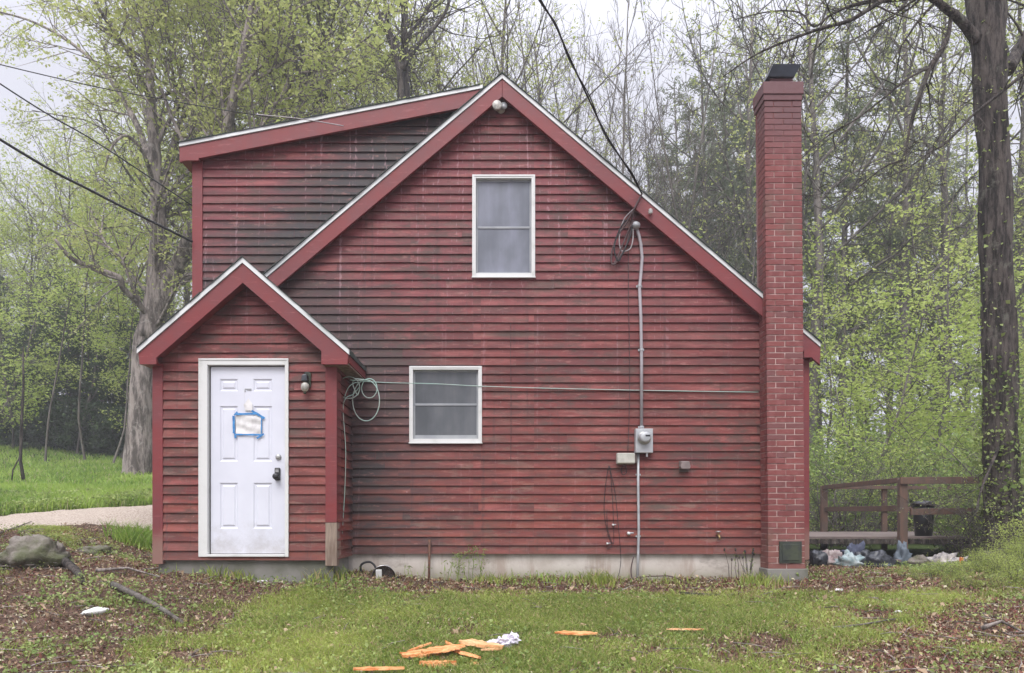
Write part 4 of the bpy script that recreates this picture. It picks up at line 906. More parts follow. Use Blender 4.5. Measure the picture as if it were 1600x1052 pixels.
for i, (a, b, h, lab) in enumerate((((4.75, 1.75), (5.7, 1.9), .05, 'old grey plank lying in front of the deck at left'), ((6.9, 1.9), (8.2, 2.0), .12, 'grey plank leaning along the deck at the right'), ((6.3, 1.7), (7.2, 1.75), .02, 'short broken plank in the middle of the junk'))):
    z1, z2 = gz(*a) + h, gz(*b) + h + .05; o = beam((a[0], a[1], z1), (b[0], b[1], z2), .06, .014).build('loose_plank', M['deckwood'], None); tag(o, lab, 'plank')
# ================================================================ vegetation
def polytube_bank():
    return {'v': [], 'f': []}
def grow(seed, spec):
    "returns MB of wood and leaf centres; spec drives a trunk with limbs, branches and twigs"
    r = random.Random(seed); mb = MB(); tips = []
    def vrand(): return Vector((r.gauss(0, 1), r.gauss(0, 1), r.gauss(0, 1)))
    def seg(p, d, L, r0, r1, n, wig, lift):
        pts = [p.copy()]; d = d.normalized(); st = L / n
        for i in range(n):
            d = (d + vrand() * wig + Vector((0, 0, lift))).normalized(); pts.append(pts[-1] + d * st)
        return pts, [r0 + (r1 - r0) * i / n for i in range(n + 1)]
    def at(pts, f):
        f *= len(pts) - 1; i = min(int(f), len(pts) - 2); return pts[i].lerp(pts[i + 1], f - i), (pts[i + 1] - pts[i]).normalized()
    def child_dir(t_, ang):
        a = t_.cross(vrand()).normalized(); return (t_ * math.cos(ang) + a * math.sin(ang)).normalized()
    def branch(p, d, L, r0, lev):
        S = spec['lev'][lev]; n = S['n']
        pts, rad = seg(p, d, L, r0, max(r0 * .25, .004), n, S['wig'], S['lift'])
        mb.tube(pts, rad, S['sides'], cap=False)
        if lev + 1 < len(spec['lev']):
            C = spec['lev'][lev + 1]; cnt = max(1, int(round(C['per_m'] * L)))
            for i in range(cnt):
                f = C['f0'] + (1 - C['f0']) * (i + r.random()) / cnt
                q, t_ = at(pts, min(f, .999)); cd_ = child_dir(t_, R(r.uniform(*C['ang'])))
                cd_.z += C.get('zb', 0); cd_.z *= C.get('zs', 1)
                branch(q, cd_, L * r.uniform(*C['len']) * (1.15 - .5 * f), max(r0 * C['rr'] * (1 - .5 * f), spec.get('rmin', .004)), lev + 1)
        if lev >= spec['leaf_lev']:
            k = int(spec['leaves'] * L / 4 + r.random())
            for i in range(k):
                q, _ = at(pts, min(r.random() ** .6, .999)); q = q + vrand() * spec['spread'] * .8
                for _j in range(r.randint(2, 6)): tips.append(tuple(q + vrand() * spec['spread'] * .55))
    H = spec['H']
    for tr in range(spec.get('stems', 1)):
        d = Vector((r.gauss(0, spec.get('lean', .03)), r.gauss(0, spec.get('lean', .03)), 1))
        if spec.get('stems', 1) > 1: a = tr * 2.4 + r.random(); d += Vector((math.cos(a), math.sin(a), 0)) * spec.get('fan', .12)
        pts, rad = seg(Vector((0, 0, -.3)), d, H * (1 if tr == 0 else r.uniform(.7, .95)), spec['r'], spec['r'] * .12, 16, spec.get('wig', .035), .02)
        rad[0] *= 1.35
        mb.tube(pts, rad, 9, cap=False)
        nl = spec['limbs']
        for i in range(nl):
            f = spec['h0'] + (1 - spec['h0']) * (i + r.random() * .8) / nl
            q, t_ = at(pts, min(f, .995)); az = i * 2.4 + r.uniform(-.5, .5); e = R(r.uniform(*spec['elev']))
            d = Vector((math.cos(az) * math.cos(e), math.sin(az) * math.cos(e), math.sin(e)))
            prof = spec['prof'](f)
            branch(q, d, spec['limb'] * prof * r.uniform(.7, 1.15), spec['r'] * .36 * (1.1 - .75 * f), 0)
    return mb, np.array(tips) if tips else np.zeros((0, 3))
def lv(per_m=0, f0=.2, ang=(30, 60), ln=(.3, .5), rr=.5, n=4, wig=.12, lift=.05, sides=4, zb=0, zs=1):
    return dict(per_m=per_m, f0=f0, ang=ang, len=ln, rr=rr, n=n, wig=wig, lift=lift, sides=sides, zb=zb, zs=zs)
decid = dict(H=21, r=.22, limbs=22, h0=.28, elev=(25, 60), limb=5.2, prof=lambda f: math.sin(math.pi * min(1, max(.12, 1.12 - f) ** .8 * .75)) + .15,
             lev=[lv(n=7, wig=.10, lift=.04, sides=5), lv(1.7, .2, (30, 60), (.32, .55), .5, 5, .13, .03, 3), lv(2.2, .15, (30, 70), (.35, .6), .5, 3, .15, .02, 3)], leaf_lev=2, leaves=17, spread=.16)
bare = dict(rmin=.009, H=20, r=.11, limbs=24, h0=.18, elev=(45, 70), limb=4.6, prof=lambda f: 1.15 - f * .75,
            lev=[lv(n=7, wig=.06, lift=.06, sides=4), lv(2.8, .2, (20, 40), (.34, .52), .55, 5, .08, .04, 3), lv(3.2, .15, (22, 42), (.38, .6), .6, 3, .1, .03, 3)], leaf_lev=2, leaves=.8, spread=.04)
pine = dict(H=25, r=.20, limbs=60, h0=.30, elev=(-8, 22), limb=3.0, prof=lambda f: (.55 + .75 * f if f < .6 else 1.0 - (f - .6) * 1.9) , wig=.012,
            lev=[lv(n=5, wig=.07, lift=.03, sides=4), lv(2.6, .3, (35, 60), (.25, .42), .5, 3, .1, .06, 3, 0, .5)], leaf_lev=1, leaves=95, spread=.13)
hemlock = dict(H=9.5, r=.10, limbs=80, h0=.04, elev=(-15, 12), limb=2.4, prof=lambda f: 1.15 - f, wig=.01,
               lev=[lv(n=4, wig=.06, lift=-.02, sides=3), lv(3.5, .15, (40, 60), (.28, .4), .5, 2, .08, -.02, 3, 0, .25)], leaf_lev=1, leaves=150, spread=.09)
sapling = dict(H=8.5, r=.05, limbs=17, h0=.15, elev=(0, 45), limb=2.2, prof=lambda f: 1.2 - f * .7, lean=.12, wig=.06,
               lev=[lv(n=5, wig=.1, lift=.01, sides=4), lv(2.6, .15, (35, 65), (.3, .5), .5, 3, .12, .0, 3, 0, .4)], leaf_lev=1, leaves=60, spread=.17)
shrub = dict(H=2.6, r=.03, stems=7, fan=.45, limbs=9, h0=.12, elev=(5, 60), limb=1.0, prof=lambda f: 1.1 - f * .5, lean=.1, wig=.1,
             lev=[lv(n=4, wig=.15, lift=.02, sides=3), lv(4.5, .1, (30, 70), (.3, .5), .5, 2, .15, .0, 3)], leaf_lev=0, leaves=30, spread=.10)
brush = dict(H=3.2, r=.022, stems=8, fan=.55, limbs=8, h0=.15, elev=(5, 50), limb=1.3, prof=lambda f: 1.1 - f * .5, lean=.15, wig=.12,
             lev=[lv(n=5, wig=.16, lift=-.03, sides=3), lv(3.5, .1, (30, 70), (.3, .6), .5, 3, .18, -.02, 3)], leaf_lev=1, leaves=7, spread=.08)
PROTO = {}
def proto(key, spec, seed, leafm, barkm, size, flat=.3, aspect=.6, droop=.0):
    mb, tips = grow(seed, spec); rs = np.random.RandomState(seed)
    wood = mb.mesh('trunk', M[barkm], True); crown = None
    if len(tips): V, Fc = leaves(tips, size, rs, flat, aspect, droop); crown = npmesh('crown', V, Fc, M[leafm])
    PROTO[key] = (wood, crown); print(key, len(mb.v), len(tips))
def S(base, **k): d = dict(base); d.update(k); return d
proto('maple_a', decid, 11, 'leaf_yel', 'bark', .115)
proto('maple_b', S(decid, H=23, stems=2, fan=.12, limb=4.6, limbs=15), 12, 'leaf_grn', 'bark', .11)
proto('maple_c', S(decid, H=19, leaves=9, limb=4.6), 13, 'leaf_yel', 'bark', .10)
proto('maple_low', S(decid, H=15, h0=.06, limb=5.0, limbs=26, leaves=17), 14, 'leaf_grn', 'bark', .12)
proto('bare_a', bare, 21, 'bud', 'bark', .07)
proto('bare_b', S(bare, H=17, stems=3, fan=.16, r=.08, limbs=14), 22, 'bud', 'bark', .07)
proto('pine_a', pine, 31, 'leaf_pine', 'bark_pine', .20, .1, .26)
proto('pine_b', S(pine, H=22, limb=2.7, h0=.22), 32, 'leaf_pine', 'bark_pine', .20, .1, .26)
proto('hemlock', hemlock, 41, 'leaf_drk', 'bark', .15, .4, .45)
proto('shrub_dark', S(shrub, H=3.4, leaves=34, spread=.2), 63, 'leaf_drk', 'bark', .13, .3, .6)
proto('sapling_a', sapling, 51, 'leaf_grn', 'bark', .095, .5, .6)
proto('sapling_b', S(sapling, H=6.5, stems=2, fan=.3, leaves=60), 52, 'leaf_brt', 'bark', .09, .5, .6)
proto('sapling_high', S(sapling, H=11, h0=.5, limbs=20, limb=2.6), 53, 'leaf_brt', 'bark', .10, .5, .6)
proto('shrub_a', shrub, 61, 'leaf_bush', 'bark', .07, .2, .6)
proto('shrub_b', S(shrub, H=1.9), 62, 'leaf_grn', 'bark', .06, .2, .6)
proto('brush', brush, 71, 'leaf_grn', 'bark', .05, .2, .6)
NAMES = {'maple': 'maple_tree', 'bare': 'bare_tree', 'pine': 'pine_tree', 'hemlock': 'hemlock_tree', 'sapling': 'sapling', 'shrub': 'shrub', 'brush': 'brush_shrub'}
ORD = ['leftmost', 'second from the left', 'third from the left', 'fourth from the left', 'fifth from the left', 'sixth from the left', 'seventh from the left', 'eighth from the left', 'ninth from the left', 'tenth from the left', 'eleventh from the left', 'twelfth from the left', 'thirteenth from the left', 'fourteenth from the left', 'fifteenth from the left']
def order(group):
    L = sorted([o for o in COL.objects if o.get('group') == group], key=lambda o: o.location.x / (o.location.y + D0))
    for k, o in enumerate(L): o['label'] = o['label'] + ', ' + (ORD[k] if k < len(L) - 1 else 'rightmost')
def plant(key, px, d, scale, label, group=None, dz=0, sz=None):
    x = (px - CX) * d / F; y = d - D0
    k = key.split('_')[0]
    o = empty(NAMES[k], (x, y, gz(x, y) + dz - .05), label, 'shrub' if k in ('shrub', 'brush') else 'tree', group, rnd.uniform(0, 6.28))
    s = scale * rnd.uniform(.95, 1.05); o.scale = (s, s, sz or s)
    wood, crown = PROTO[key]
    c = bpy.data.objects.new('trunk', wood); COL.objects.link(c); c.parent = o
    if crown: c = bpy.data.objects.new('crown', crown); COL.objects.link(c); c.parent = o
    return o
# left: wood edge beyond the field
G1 = 'leafy trees along the far edge of the field'; L1 = 'leafy spring tree in the misty wood edge beyond the green field'
for px, d, k, s in ((-90, 40, 'maple_low', .95), (-30, 44, 'maple_low', .85), (30, 38, 'maple_low', .80), (85, 45, 'maple_a', .80), (120, 39, 'maple_low', .95), (165, 46, 'maple_b', .95), (210, 40, 'maple_low', 1.1), (255, 44, 'maple_a', 1.1), (60, 52, 'maple_c', 1.0), (-60, 55, 'maple_c', 1.1), (190, 56, 'maple_c', 1.3)):
    plant(k, px, d, s, L1, G1)
G2 = 'dark hemlocks at the field edge'; L2 = 'dark green hemlock low in front of the wood beyond the field'
for px, d, s in ((-15, 35.8, 1.0), (30, 35.6, .9), (70, 35.5, 1.0), (118, 35.5, .95), (160, 35.6, 1.0), (195, 35.5, .9), (225, 36, 1.0)): plant('shrub_dark', px, d, s, 'dark leafy thicket at the foot of the wood beyond the field', 'thickets at the field edge')
for px, d, s in ((-40, 36.5, .95), (5, 37, .9), (50, 36, .8), (82, 36.5, .95), (112, 36, 1.0), (142, 36.5, .9), (170, 36, .85), (200, 36.5, .8), (235, 37, 1.0), (-80, 37, 1.0)): plant('hemlock', px, d, s, L2, G2)
G3 = 'bright saplings left of the house'; L3 = 'pale green layered sapling left of the big maple'
for px, d, k, s in ((20, 34, 'sapling_a', 1.35), (120, 34, 'sapling_a', 1.4), (185, 33, 'sapling_a', 1.3), (-30, 32, 'sapling_b', 1.5), (70, 30, 'sapling_high', 1.0), (135, 31, 'sapling_high', 1.05), (172, 29, 'sapling_high', .9)): plant(k, px, d, s, L3, G3)
# behind the house
G4 = 'leafy trees rising behind the dormer'; L4 = 'tall leafy spring tree rising behind the dormer roof'
for px, d, k, s in ((330, 30, 'maple_a', 1.05), (395, 36, 'maple_b', 1.1), (440, 28, 'maple_a', .95), (505, 33, 'maple_b', 1.0), (560, 38, 'maple_a', 1.1), (290, 38, 'maple_b', 1.15)): plant(k, px, d, s, L4, G4)
G5 = 'thinly leaved trees behind the ridge'; L5 = 'slender thinly leaved tree showing sky behind the roof ridge'
for px, d, k, s in ((655, 29, 'maple_c', 1.1), (780, 29, 'maple_c', 1.15), (850, 34, 'maple_c', 1.25), (690, 30, 'maple_c', 1.05), (750, 35, 'maple_c', 1.2), (815, 32, 'bare_b', 1.25), (610, 40, 'maple_c', 1.3), (720, 44, 'bare_a', 1.4)): plant(k, px, d, s, L5, G5)
G6 = 'bare trees behind the right roof slope'; L6 = 'bare grey tree with fine upright twigs behind the right roof slope'
for px, d, k, s in ((868, 27, 'bare_a', .95), (940, 27, 'bare_b', 1.1), (972, 28, 'bare_a', 1.0), (1010, 27, 'bare_b', 1.0), (850, 36, 'bare_a', 1.2), (885, 30, 'bare_b', 1.1), (925, 34, 'bare_a', 1.15), (955, 40, 'bare_b', 1.4), (990, 31, 'bare_a', 1.0), (1020, 37, 'bare_a', 1.2), (905, 45, 'bare_a', 1.5), (1000, 47, 'bare_b', 1.6)): plant(k, px, d, s, L6, G6)
G7 = 'hazy woodland trees behind the chimney'; L7 = 'tall hazy woodland tree behind the brick chimney'
for px, d, k, s in ((1050, 33, 'bare_a', 1.15), (1120, 34, 'pine_a', 1.0), (1150, 29, 'bare_b', 1.1), (1175, 33, 'maple_c', 1.3), (1150, 58, 'pine_a', 1.6), (1040, 44, 'pine_b', .95), (1075, 40, 'pine_a', .95), (1105, 48, 'pine_a', 1.15), (1135, 38, 'pine_b', 1.05), (1160, 43, 'pine_a', 1.1), (1190, 36, 'pine_a', .95), (1225, 46, 'pine_b', 1.2)): plant(k, px, d, s, L7, G7)
G8 = 'hazy tall trees right of the chimney'; L8 = 'tall hazy tree in the wood right of the chimney'
for px, d, k, s in ((1270, 27, 'maple_c', 1.1), (1410, 29, 'maple_c', 1.2), (1475, 30, 'maple_a', 1.15), (1590, 29, 'maple_a', 1.1), (1283, 38, 'pine_a', 1.0), (1312, 30, 'pine_a', .95), (1350, 42, 'pine_b', 1.1), (1392, 36, 'pine_a', .95), (1425, 44, 'pine_a', 1.1), (1470, 38, 'pine_b', 1.0), (1510, 46, 'pine_a', 1.2), (1625, 36, 'pine_b', 1.0)): plant(k, px, d, s, L8, G8)
G9 = 'pale green trees in the right wood'; L9 = 'pale green leafy tree in the wood at the right'
for px, d, k, s in ((1000, 27, 'sapling_a', 1.2), (1060, 26, 'sapling_b', 1.3), (1110, 30, 'sapling_a', 1.35), (1160, 24, 'sapling_a', 1.0), (1280, 24, 'sapling_a', 1.15), (1330, 20, 'sapling_b', 1.15), (1390, 26, 'sapling_a', 1.35), (1430, 21, 'sapling_a', 1.2), (1480, 24, 'sapling_b', 1.5), (1530, 20, 'sapling_a', 1.2), (1600, 22, 'sapling_b', 1.5), (1640, 18, 'sapling_a', 1.2), (1350, 32, 'maple_low', .8), (1450, 34, 'maple_low', .9), (1560, 31, 'maple_low', .9), (1660, 28, 'maple_low', .85)): plant(k, px, d, s, L9, G9)
G10 = 'undergrowth behind the deck'; L10 = 'green leafy bush in the undergrowth behind the deck'
for px, d, k, s in ((1262, 18, 'shrub_a', 1.3), (1290, 20, 'shrub_a', 1.4), (1320, 17, 'shrub_a', 1.0), (1355, 19, 'shrub_a', 1.3), (1395, 18, 'shrub_b', 1.5), (1430, 20, 'shrub_a', 1.3), (1470, 17.5, 'shrub_a', 1.0), (1500, 19, 'shrub_b', 1.6), (1545, 17, 'shrub_a', 1.1), (1590, 18, 'shrub_a', 1.2), (1640, 17, 'shrub_a', 1.2),
                    (1275, 23, 'shrub_a', 1.7), (1370, 24, 'shrub_a', 1.8), (1450, 25, 'shrub_a', 1.8), (1540, 24, 'shrub_a', 1.8), (1620, 24, 'shrub_a', 1.8)): plant(k, px, d, s, L10, G10)
G11 = 'straggly brush round the deck'; L11 = 'straggly thin brush tangled round the deck railing'
for px, d, s in ((1340, 16, .9), (1400, 17.2, .85), (1512, 11.6, .42), (1530, 11.3, .62), (1590, 11.2, .7), (1620, 10.6, .7), (1490, 16.5, .85), (1300, 16.2, .9)): plant('brush', px, d, s, L11, G11)
for px, d, k, s in ((1502, 12.5, 'shrub_a', .6), (1535, 12, 'shrub_a', .7), (1600, 12, 'shrub_a', 1.0), (1585, 13, 'shrub_a', 1.1), (1545, 14, 'shrub_a', 1.1)): plant(k, px, d, s, 'leafy brush crowding the foot of the big dark tree', 'brush at the foot of the big dark tree')
for px, d, s in ((1405, 8.8, .10), (1430, 8.5, .12), (1462, 8.7, .15), (1495, 8.5, .16), (1525, 8.7, .20), (1555, 8.5, .22), (1590, 8.7, .26), (1480, 8.1, .11), (1515, 8.0, .13), (1550, 7.9, .14), (1585, 8.0, .2), (1375, 8.3, .09), (1540, 9.4, .2), (1580, 9.5, .26)): plant('shrub_b', px, d, s, 'small leafy weed clump on the grassy bank below the dark tree', 'weed clumps on the right bank')
for px, d, s, lab in ((1590, 9.7, .42, 'low green bush at the right edge in front of the big tree'), (1640, 9.2, .45, 'green bush cut off by the right edge of the lawn')): plant('shrub_b', px, d, s, lab)
for g in (G1, G2, G3, G4, G5, G6, G7, G8, G9, G10, G11, 'thickets at the field edge', 'brush at the foot of the big dark tree'): order(g)
# ---- the big old maple at the left
def hero(base, limbs, spec_b, seed, name, label, leafm, barkm, size, dist, leafk, sides=14):
    r = random.Random(seed); o = empty(name, base, label, 'tree'); mb = MB(); tips = []
    def vrand(): return Vector((r.gauss(0, 1), r.gauss(0, 1), r.gauss(0, 1)))
    def twig(p, d, L, r0, lev):
        n = 5 if lev == 0 else 4; pts = [p.copy()]; d = d.normalized()
        for i in range(n): d = (d + vrand() * .13 + Vector((0, 0, spec_b['lift']))).normalized(); pts.append(pts[-1] + d * (L / n))
        mb.tube(pts, [max(.004, r0 * (1 - .8 * i / n)) for i in range(n + 1)], 4 if lev < 2 else 3, cap=False)
        if lev < spec_b['depth']:
            for i in range(int(spec_b['per'][lev] * L) + 1):
                f = .15 + .8 * r.random(); k = min(int(f * n), n - 1); q = pts[k].lerp(pts[k + 1], f * n - k); t_ = (pts[k + 1] - pts[k]).normalized()
                a = t_.cross(vrand()).normalized(); an = R(r.uniform(28, 62)); twig(q, t_ * math.cos(an) + a * math.sin(an), L * r.uniform(.35, .6), r0 * .45, lev + 1)
        if lev >= spec_b['depth'] - 1:
            for i in range(int(leafk * L / 4 + r.random())):
                k = r.randrange(n); q = pts[k].lerp(pts[k + 1], r.random()) + vrand() * spec_b['spread'] * .8
                for _j in range(r.randint(2, 6)): tips.append(tuple(q + vrand() * spec_b['spread'] * .55))
    for pts, rad, sub in limbs:
        W3 = [P(a, b, dist + dd) - Vector(base) for a, b, dd in pts]
        # smooth
        sm_ = []; rr = []
        for i in range(len(W3) - 1):
            p0 = W3[max(i - 1, 0)]; p1 = W3[i]; p2 = W3[i + 1]; p3 = W3[min(i + 2, len(W3) - 1)]
            for k in range(4):
                f = k / 4; sm_.append(.5 * (2 * p1 + (p2 - p0) * f + (2 * p0 - 5 * p1 + 4 * p2 - p3) * f * f + (3 * p1 - p0 - 3 * p2 + p3) * f ** 3)); rr.append(rad[i] + (rad[i + 1] - rad[i]) * f)
        sm_.append(W3[-1]); rr.append(rad[-1]); mb.tube(sm_, rr, sides if rad[0] < .2 else sides * 2, rough=.22)
        if sub:
            cnt, f0, L0 = sub
            for i in range(cnt):
                f = f0 + (1 - f0) * (i + r.random()) / cnt; k = min(int(f * (len(sm_) - 1)), len(sm_) - 2); q = sm_[k]; t_ = (sm_[k + 1] - sm_[k]).normalized()
                a = t_.cross(vrand()).normalized(); an = R(r.uniform(35, 75)); twig(q, t_ * math.cos(an) + a * math.sin(an) + Vector((0, 0, spec_b.get('zb', 0))), L0 * r.uniform(.6, 1.2) * (1.2 - .5 * f), min(rr[k] * .5, .08), 0)
    mb.build('trunk', M[barkm], o, True)
    if tips:
        V, Fc = leaves(np.array(tips), size, np.random.RandomState(seed), .4, .6); c = bpy.data.objects.new('crown', npmesh('crown', V, Fc, M[leafm])); COL.objects.link(c); c.parent = o
    print(name, len(mb.v), len(tips)); return o
hb = P(216, 746, 23); hb.z = gz(hb.x, hb.y) - .1
hero(hb, [
    ([(214, 790, 0), (216, 740, 0), (220, 660, 0), (224, 590, 0), (230, 530, 0), (240, 480, 0), (246, 420, 0), (248, 340, 0), (244, 270, 0), (238, 200, 0), (234, 120, .5), (229, 40, 1), (222, -80, 1)], [.56, .44, .38, .36, .36, .30, .28, .22, .2, .16, .12, .1, .05], (17, .35, 4.4)),
    ([(232, 530, 0), (252, 470, 0), (276, 420, -.3), (298, 370, -.8), (325, 300, -1.2), (350, 220, -1.5), (372, 120, -2), (395, 0, -2.5), (410, -120, -3)], [.36, .30, .25, .21, .17, .14, .11, .08, .04], (15, .35, 5.0)),
    ([(262, 455, 0), (296, 432, .4), (330, 420, 1), (360, 380, 1.5)], [.16, .11, .08, .05], (3, .6, 3)),
    ([(250, 330, 0), (262, 265, .5), (280, 200, 1), (310, 120, 1.5), (335, 30, 2), (350, -80, 2)], [.16, .13, .10, .08, .06, .04], (14, .3, 5.0)),
    ([(244, 290, 0), (222, 215, 1), (190, 150, 2), (150, 100, 3), (100, 60, 3.5), (40, 30, 4), (-40, 10, 4)], [.12, .10, .08, .06, .05, .035, .02], (14, .25, 2.1)),
    ([(236, 160, 0), (205, 90, -1), (165, 30, -2), (120, -40, -3)], [.08, .06, .05, .03], (9, .3, 2.4)),
    ([(236, 500, 0), (212, 470, -.6), (192, 450, -1), (186, 434, -1.2), (150, 420, -1.5), (112, 404, -1.8), (86, 374, -2)], [.10, .085, .08, .085, .075, .06, .04], (4, .4, 1.6)),
    ([(240, 290, 0), (224, 240, -1), (196, 212, -1.6), (172, 235, -2), (164, 270, -2), (160, 300, -2)], [.07, .05, .045, .03, .02, .01], (5, .5, 1.2)),
    ], dict(lift=.03, depth=2, per=(2.1, 2.6), spread=.17, zb=.15), 5, 'old_maple', 'huge pale barked maple with forked trunk left of the porch', 'leaf_yel', 'bark_pale', .125, 23, 12)
# second tree with visible dark limbs behind the dormer
b2 = P(470, 700, 27); b2.z = gz(b2.x, b2.y) - .1
hero(b2, [
    ([(470, 820, 0), (468, 600, 0), (462, 400, 0), (455, 250, 0), (470, 170, 0), (486, 100, 0), (500, 30, 0), (510, -70, 0)], [.3, .28, .25, .2, .16, .12, .1, .06], (22, .45, 5)),
    ([(458, 260, 0), (490, 190, .5), (515, 120, 1), (535, 40, 1), (560, -50, 1)], [.15, .12, .1, .08, .05], (14, .3, 4.5)),
    ([(455, 270, 0), (420, 190, 0), (410, 100, 0), (425, 0, 0)], [.12, .1, .07, .04], (12, .3, 4.5))], dict(lift=.03, depth=2, per=(2.0, 2.5), spread=.17, zb=.1), 6, 'limbed_maple', 'dark limbed leafy maple fanning out above the dormer roof', 'leaf_yel', 'bark', .12, 27, 9)
b3 = P(630, 700, 25); b3.z = gz(b3.x, b3.y) - .1
hero(b3, [
    ([(640, 830, 0), (640, 600, 0), (638, 300, 0), (635, 160, 0), (632, 90, 0), (633, 0, 0), (636, -100, 0)], [.22, .2, .17, .14, .12, .10, .05], (10, .55, 4)),
    ([(628, 600, 0), (628, 300, -.3), (627, 150, -.3), (622, 100, -.3), (605, 50, -.3), (588, 10, 0), (575, -70, 0)], [.15, .14, .12, .10, .08, .07, .04], (9, .5, 3.5)),
    ([(627, 110, -.3), (650, 75, -.3), (675, 48, -.3), (700, 10, -.3), (712, -60, 0)], [.1, .075, .06, .05, .03], (8, .3, 3)),
    ([(632, 90, 0), (610, 50, .3), (600, 0, .3), (598, -60, .3)], [.07, .06, .05, .03], (6, .3, 3)),
    ([(635, 60, 0), (665, 20, .3), (690, -30, .3)], [.06, .05, .03], (5, .3, 3))], dict(lift=.03, depth=2, per=(1.3, 1.6), spread=.14, zb=.1), 8, 'forked_tree', 'dark twin stemmed thinly leaved tree behind the roof left of the peak', 'leaf_yel', 'bark_dark', .09, 25, 4)
# ---- big dark trunk at the right
b4 = P(1572, 870, 10.5); b4.z = gz(b4.x, b4.y) - .05
ho = hero(b4, [
    ([(1572, 880, 0), (1570, 820, 0), (1567, 740, 0), (1563, 640, 0), (1560, 500, 0), (1556, 350, 0), (1551, 200, 0), (1545, 90, 0), (1540, 20, 0), (1532, -80, 0), (1520, -220, 0)], [.29, .24, .225, .22, .215, .198, .20, .22, .24, .21, .18], None),
    ([(1525, 62, -.1), (1505, 38, -.25), (1480, 15, -.4), (1445, -8, -.6), (1405, -12, -.8), (1368, 8, -1), (1328, 32, -1.1), (1285, 44, -1.2), (1235, 62, -1.3), (1180, 86, -1.4), (1130, 120, -1.5)], [.075, .065, .055, .04, .032, .028, .024, .02, .015, .01, .006], (22, .25, 1.0)),
    ([(1450, -6, -.5), (1400, 0, -.3), (1345, 5, -.2), (1300, 22, 0), (1272, 42, 0), (1250, 20, .2), (1205, 18, .3), (1150, 30, .4)], [.03, .026, .022, .018, .014, .011, .009, .006], (14, .2, .9)),
    ([(1486, 20, -.3), (1482, 52, -.35), (1470, 80, -.4), (1452, 108, -.4), (1438, 145, -.4), (1427, 180, -.4), (1419, 215, -.4), (1414, 254, -.4)], [.02, .03, .036, .034, .03, .022, .016, .008], (5, .3, .5)),
    ([(1640, 90, -.6), (1600, 116, -.5), (1560, 148, -.45), (1520, 180, -.5), (1480, 222, -.6), (1450, 240, -.7), (1420, 262, -.8), (1385, 278, -.9)], [.028, .022, .02, .016, .013, .01, .008, .005], (10, .2, .9)),
    ([(1455, 105, -.4), (1420, 122, -.5), (1385, 150, -.6), (1340, 185, -.7), (1300, 208, -.8), (1265, 235, -.9), (1240, 262, -1)], [.016, .016, .014, .012, .01, .007, .004], (9, .2, .8)),
    ([(1410, 250, -.4), (1380, 262, -.5), (1345, 290, -.6), (1310, 315, -.7), (1280, 330, -.8)], [.012, .011, .009, .007, .004], (7, .2, .7)),
    ([(1575, 110, .2), (1600, 60, .6), (1630, 10, 1)], [.09, .07, .05], (4, .3, 1.5)),
    ([(1560, 700, -.2), (1535, 760, -.5), (1525, 800, -.7)], [.02, .014, .008], (6, .1, .8)),
    ], dict(lift=-.01, depth=2, per=(4.0, 4.0), spread=.04, zb=0), 9, 'dark_trunk_tree', 'big dark rough trunk with drooping bare boughs at the right', 'leaf_brt', 'bark_dark', .035, 10.5, 3.0, 18)
order('weed clumps on the right bank')
# ivy leaves on that trunk
rs = np.random.RandomState(3); C = []
for i in range(4200):
    py_ = 805 - rs.rand() ** 1.4 * 760; dens = 1 if py_ > 560 else .16
    if rs.rand() > dens: continue
    if mn.noise(Vector((py_ * .016, i % 7, 0))) < -.15: continue
    f = (py_ - 0) / 800; cx_ = 1540 + 30 * f; a = rs.uniform(-math.pi, math.pi); rr = (.205 + .03 * f) + abs(rs.normal()) * (.07 if py_ > 560 else .03)
    p = P(cx_, py_, 10.5) - b4; C.append((p.x + rr * math.cos(a), p.y + rr * math.sin(a), p.z))
V, Fc = leaves(np.array(C), .058, rs, .2, .8); c = bpy.data.objects.new('ivy', npmesh('ivy', V, Fc, M['leaf_ivy'])); COL.objects.link(c); c.parent = ho
# thin dead sapling on the field
sp = onground(38, 757); so = empty('dead_sapling', sp, 'thin dark leaning sapling on the field at far left', 'tree')
d_ = sp.y + D0
mb = MB().tube([(0, 0, -.05), P(32, 720, d_) - sp, P(34, 660, d_) - sp, P(37, 600, d_) - sp, P(36, 540, d_) - sp], [.05, .04, .035, .03, .015], 7, rough=.3)
mb.tube([P(18, 756, d_) - sp, P(20, 735, d_) - sp, P(32, 712, d_) - sp], [.02, .02, .015], 6); mb.build('trunk', M['bark_dark'], so, True)
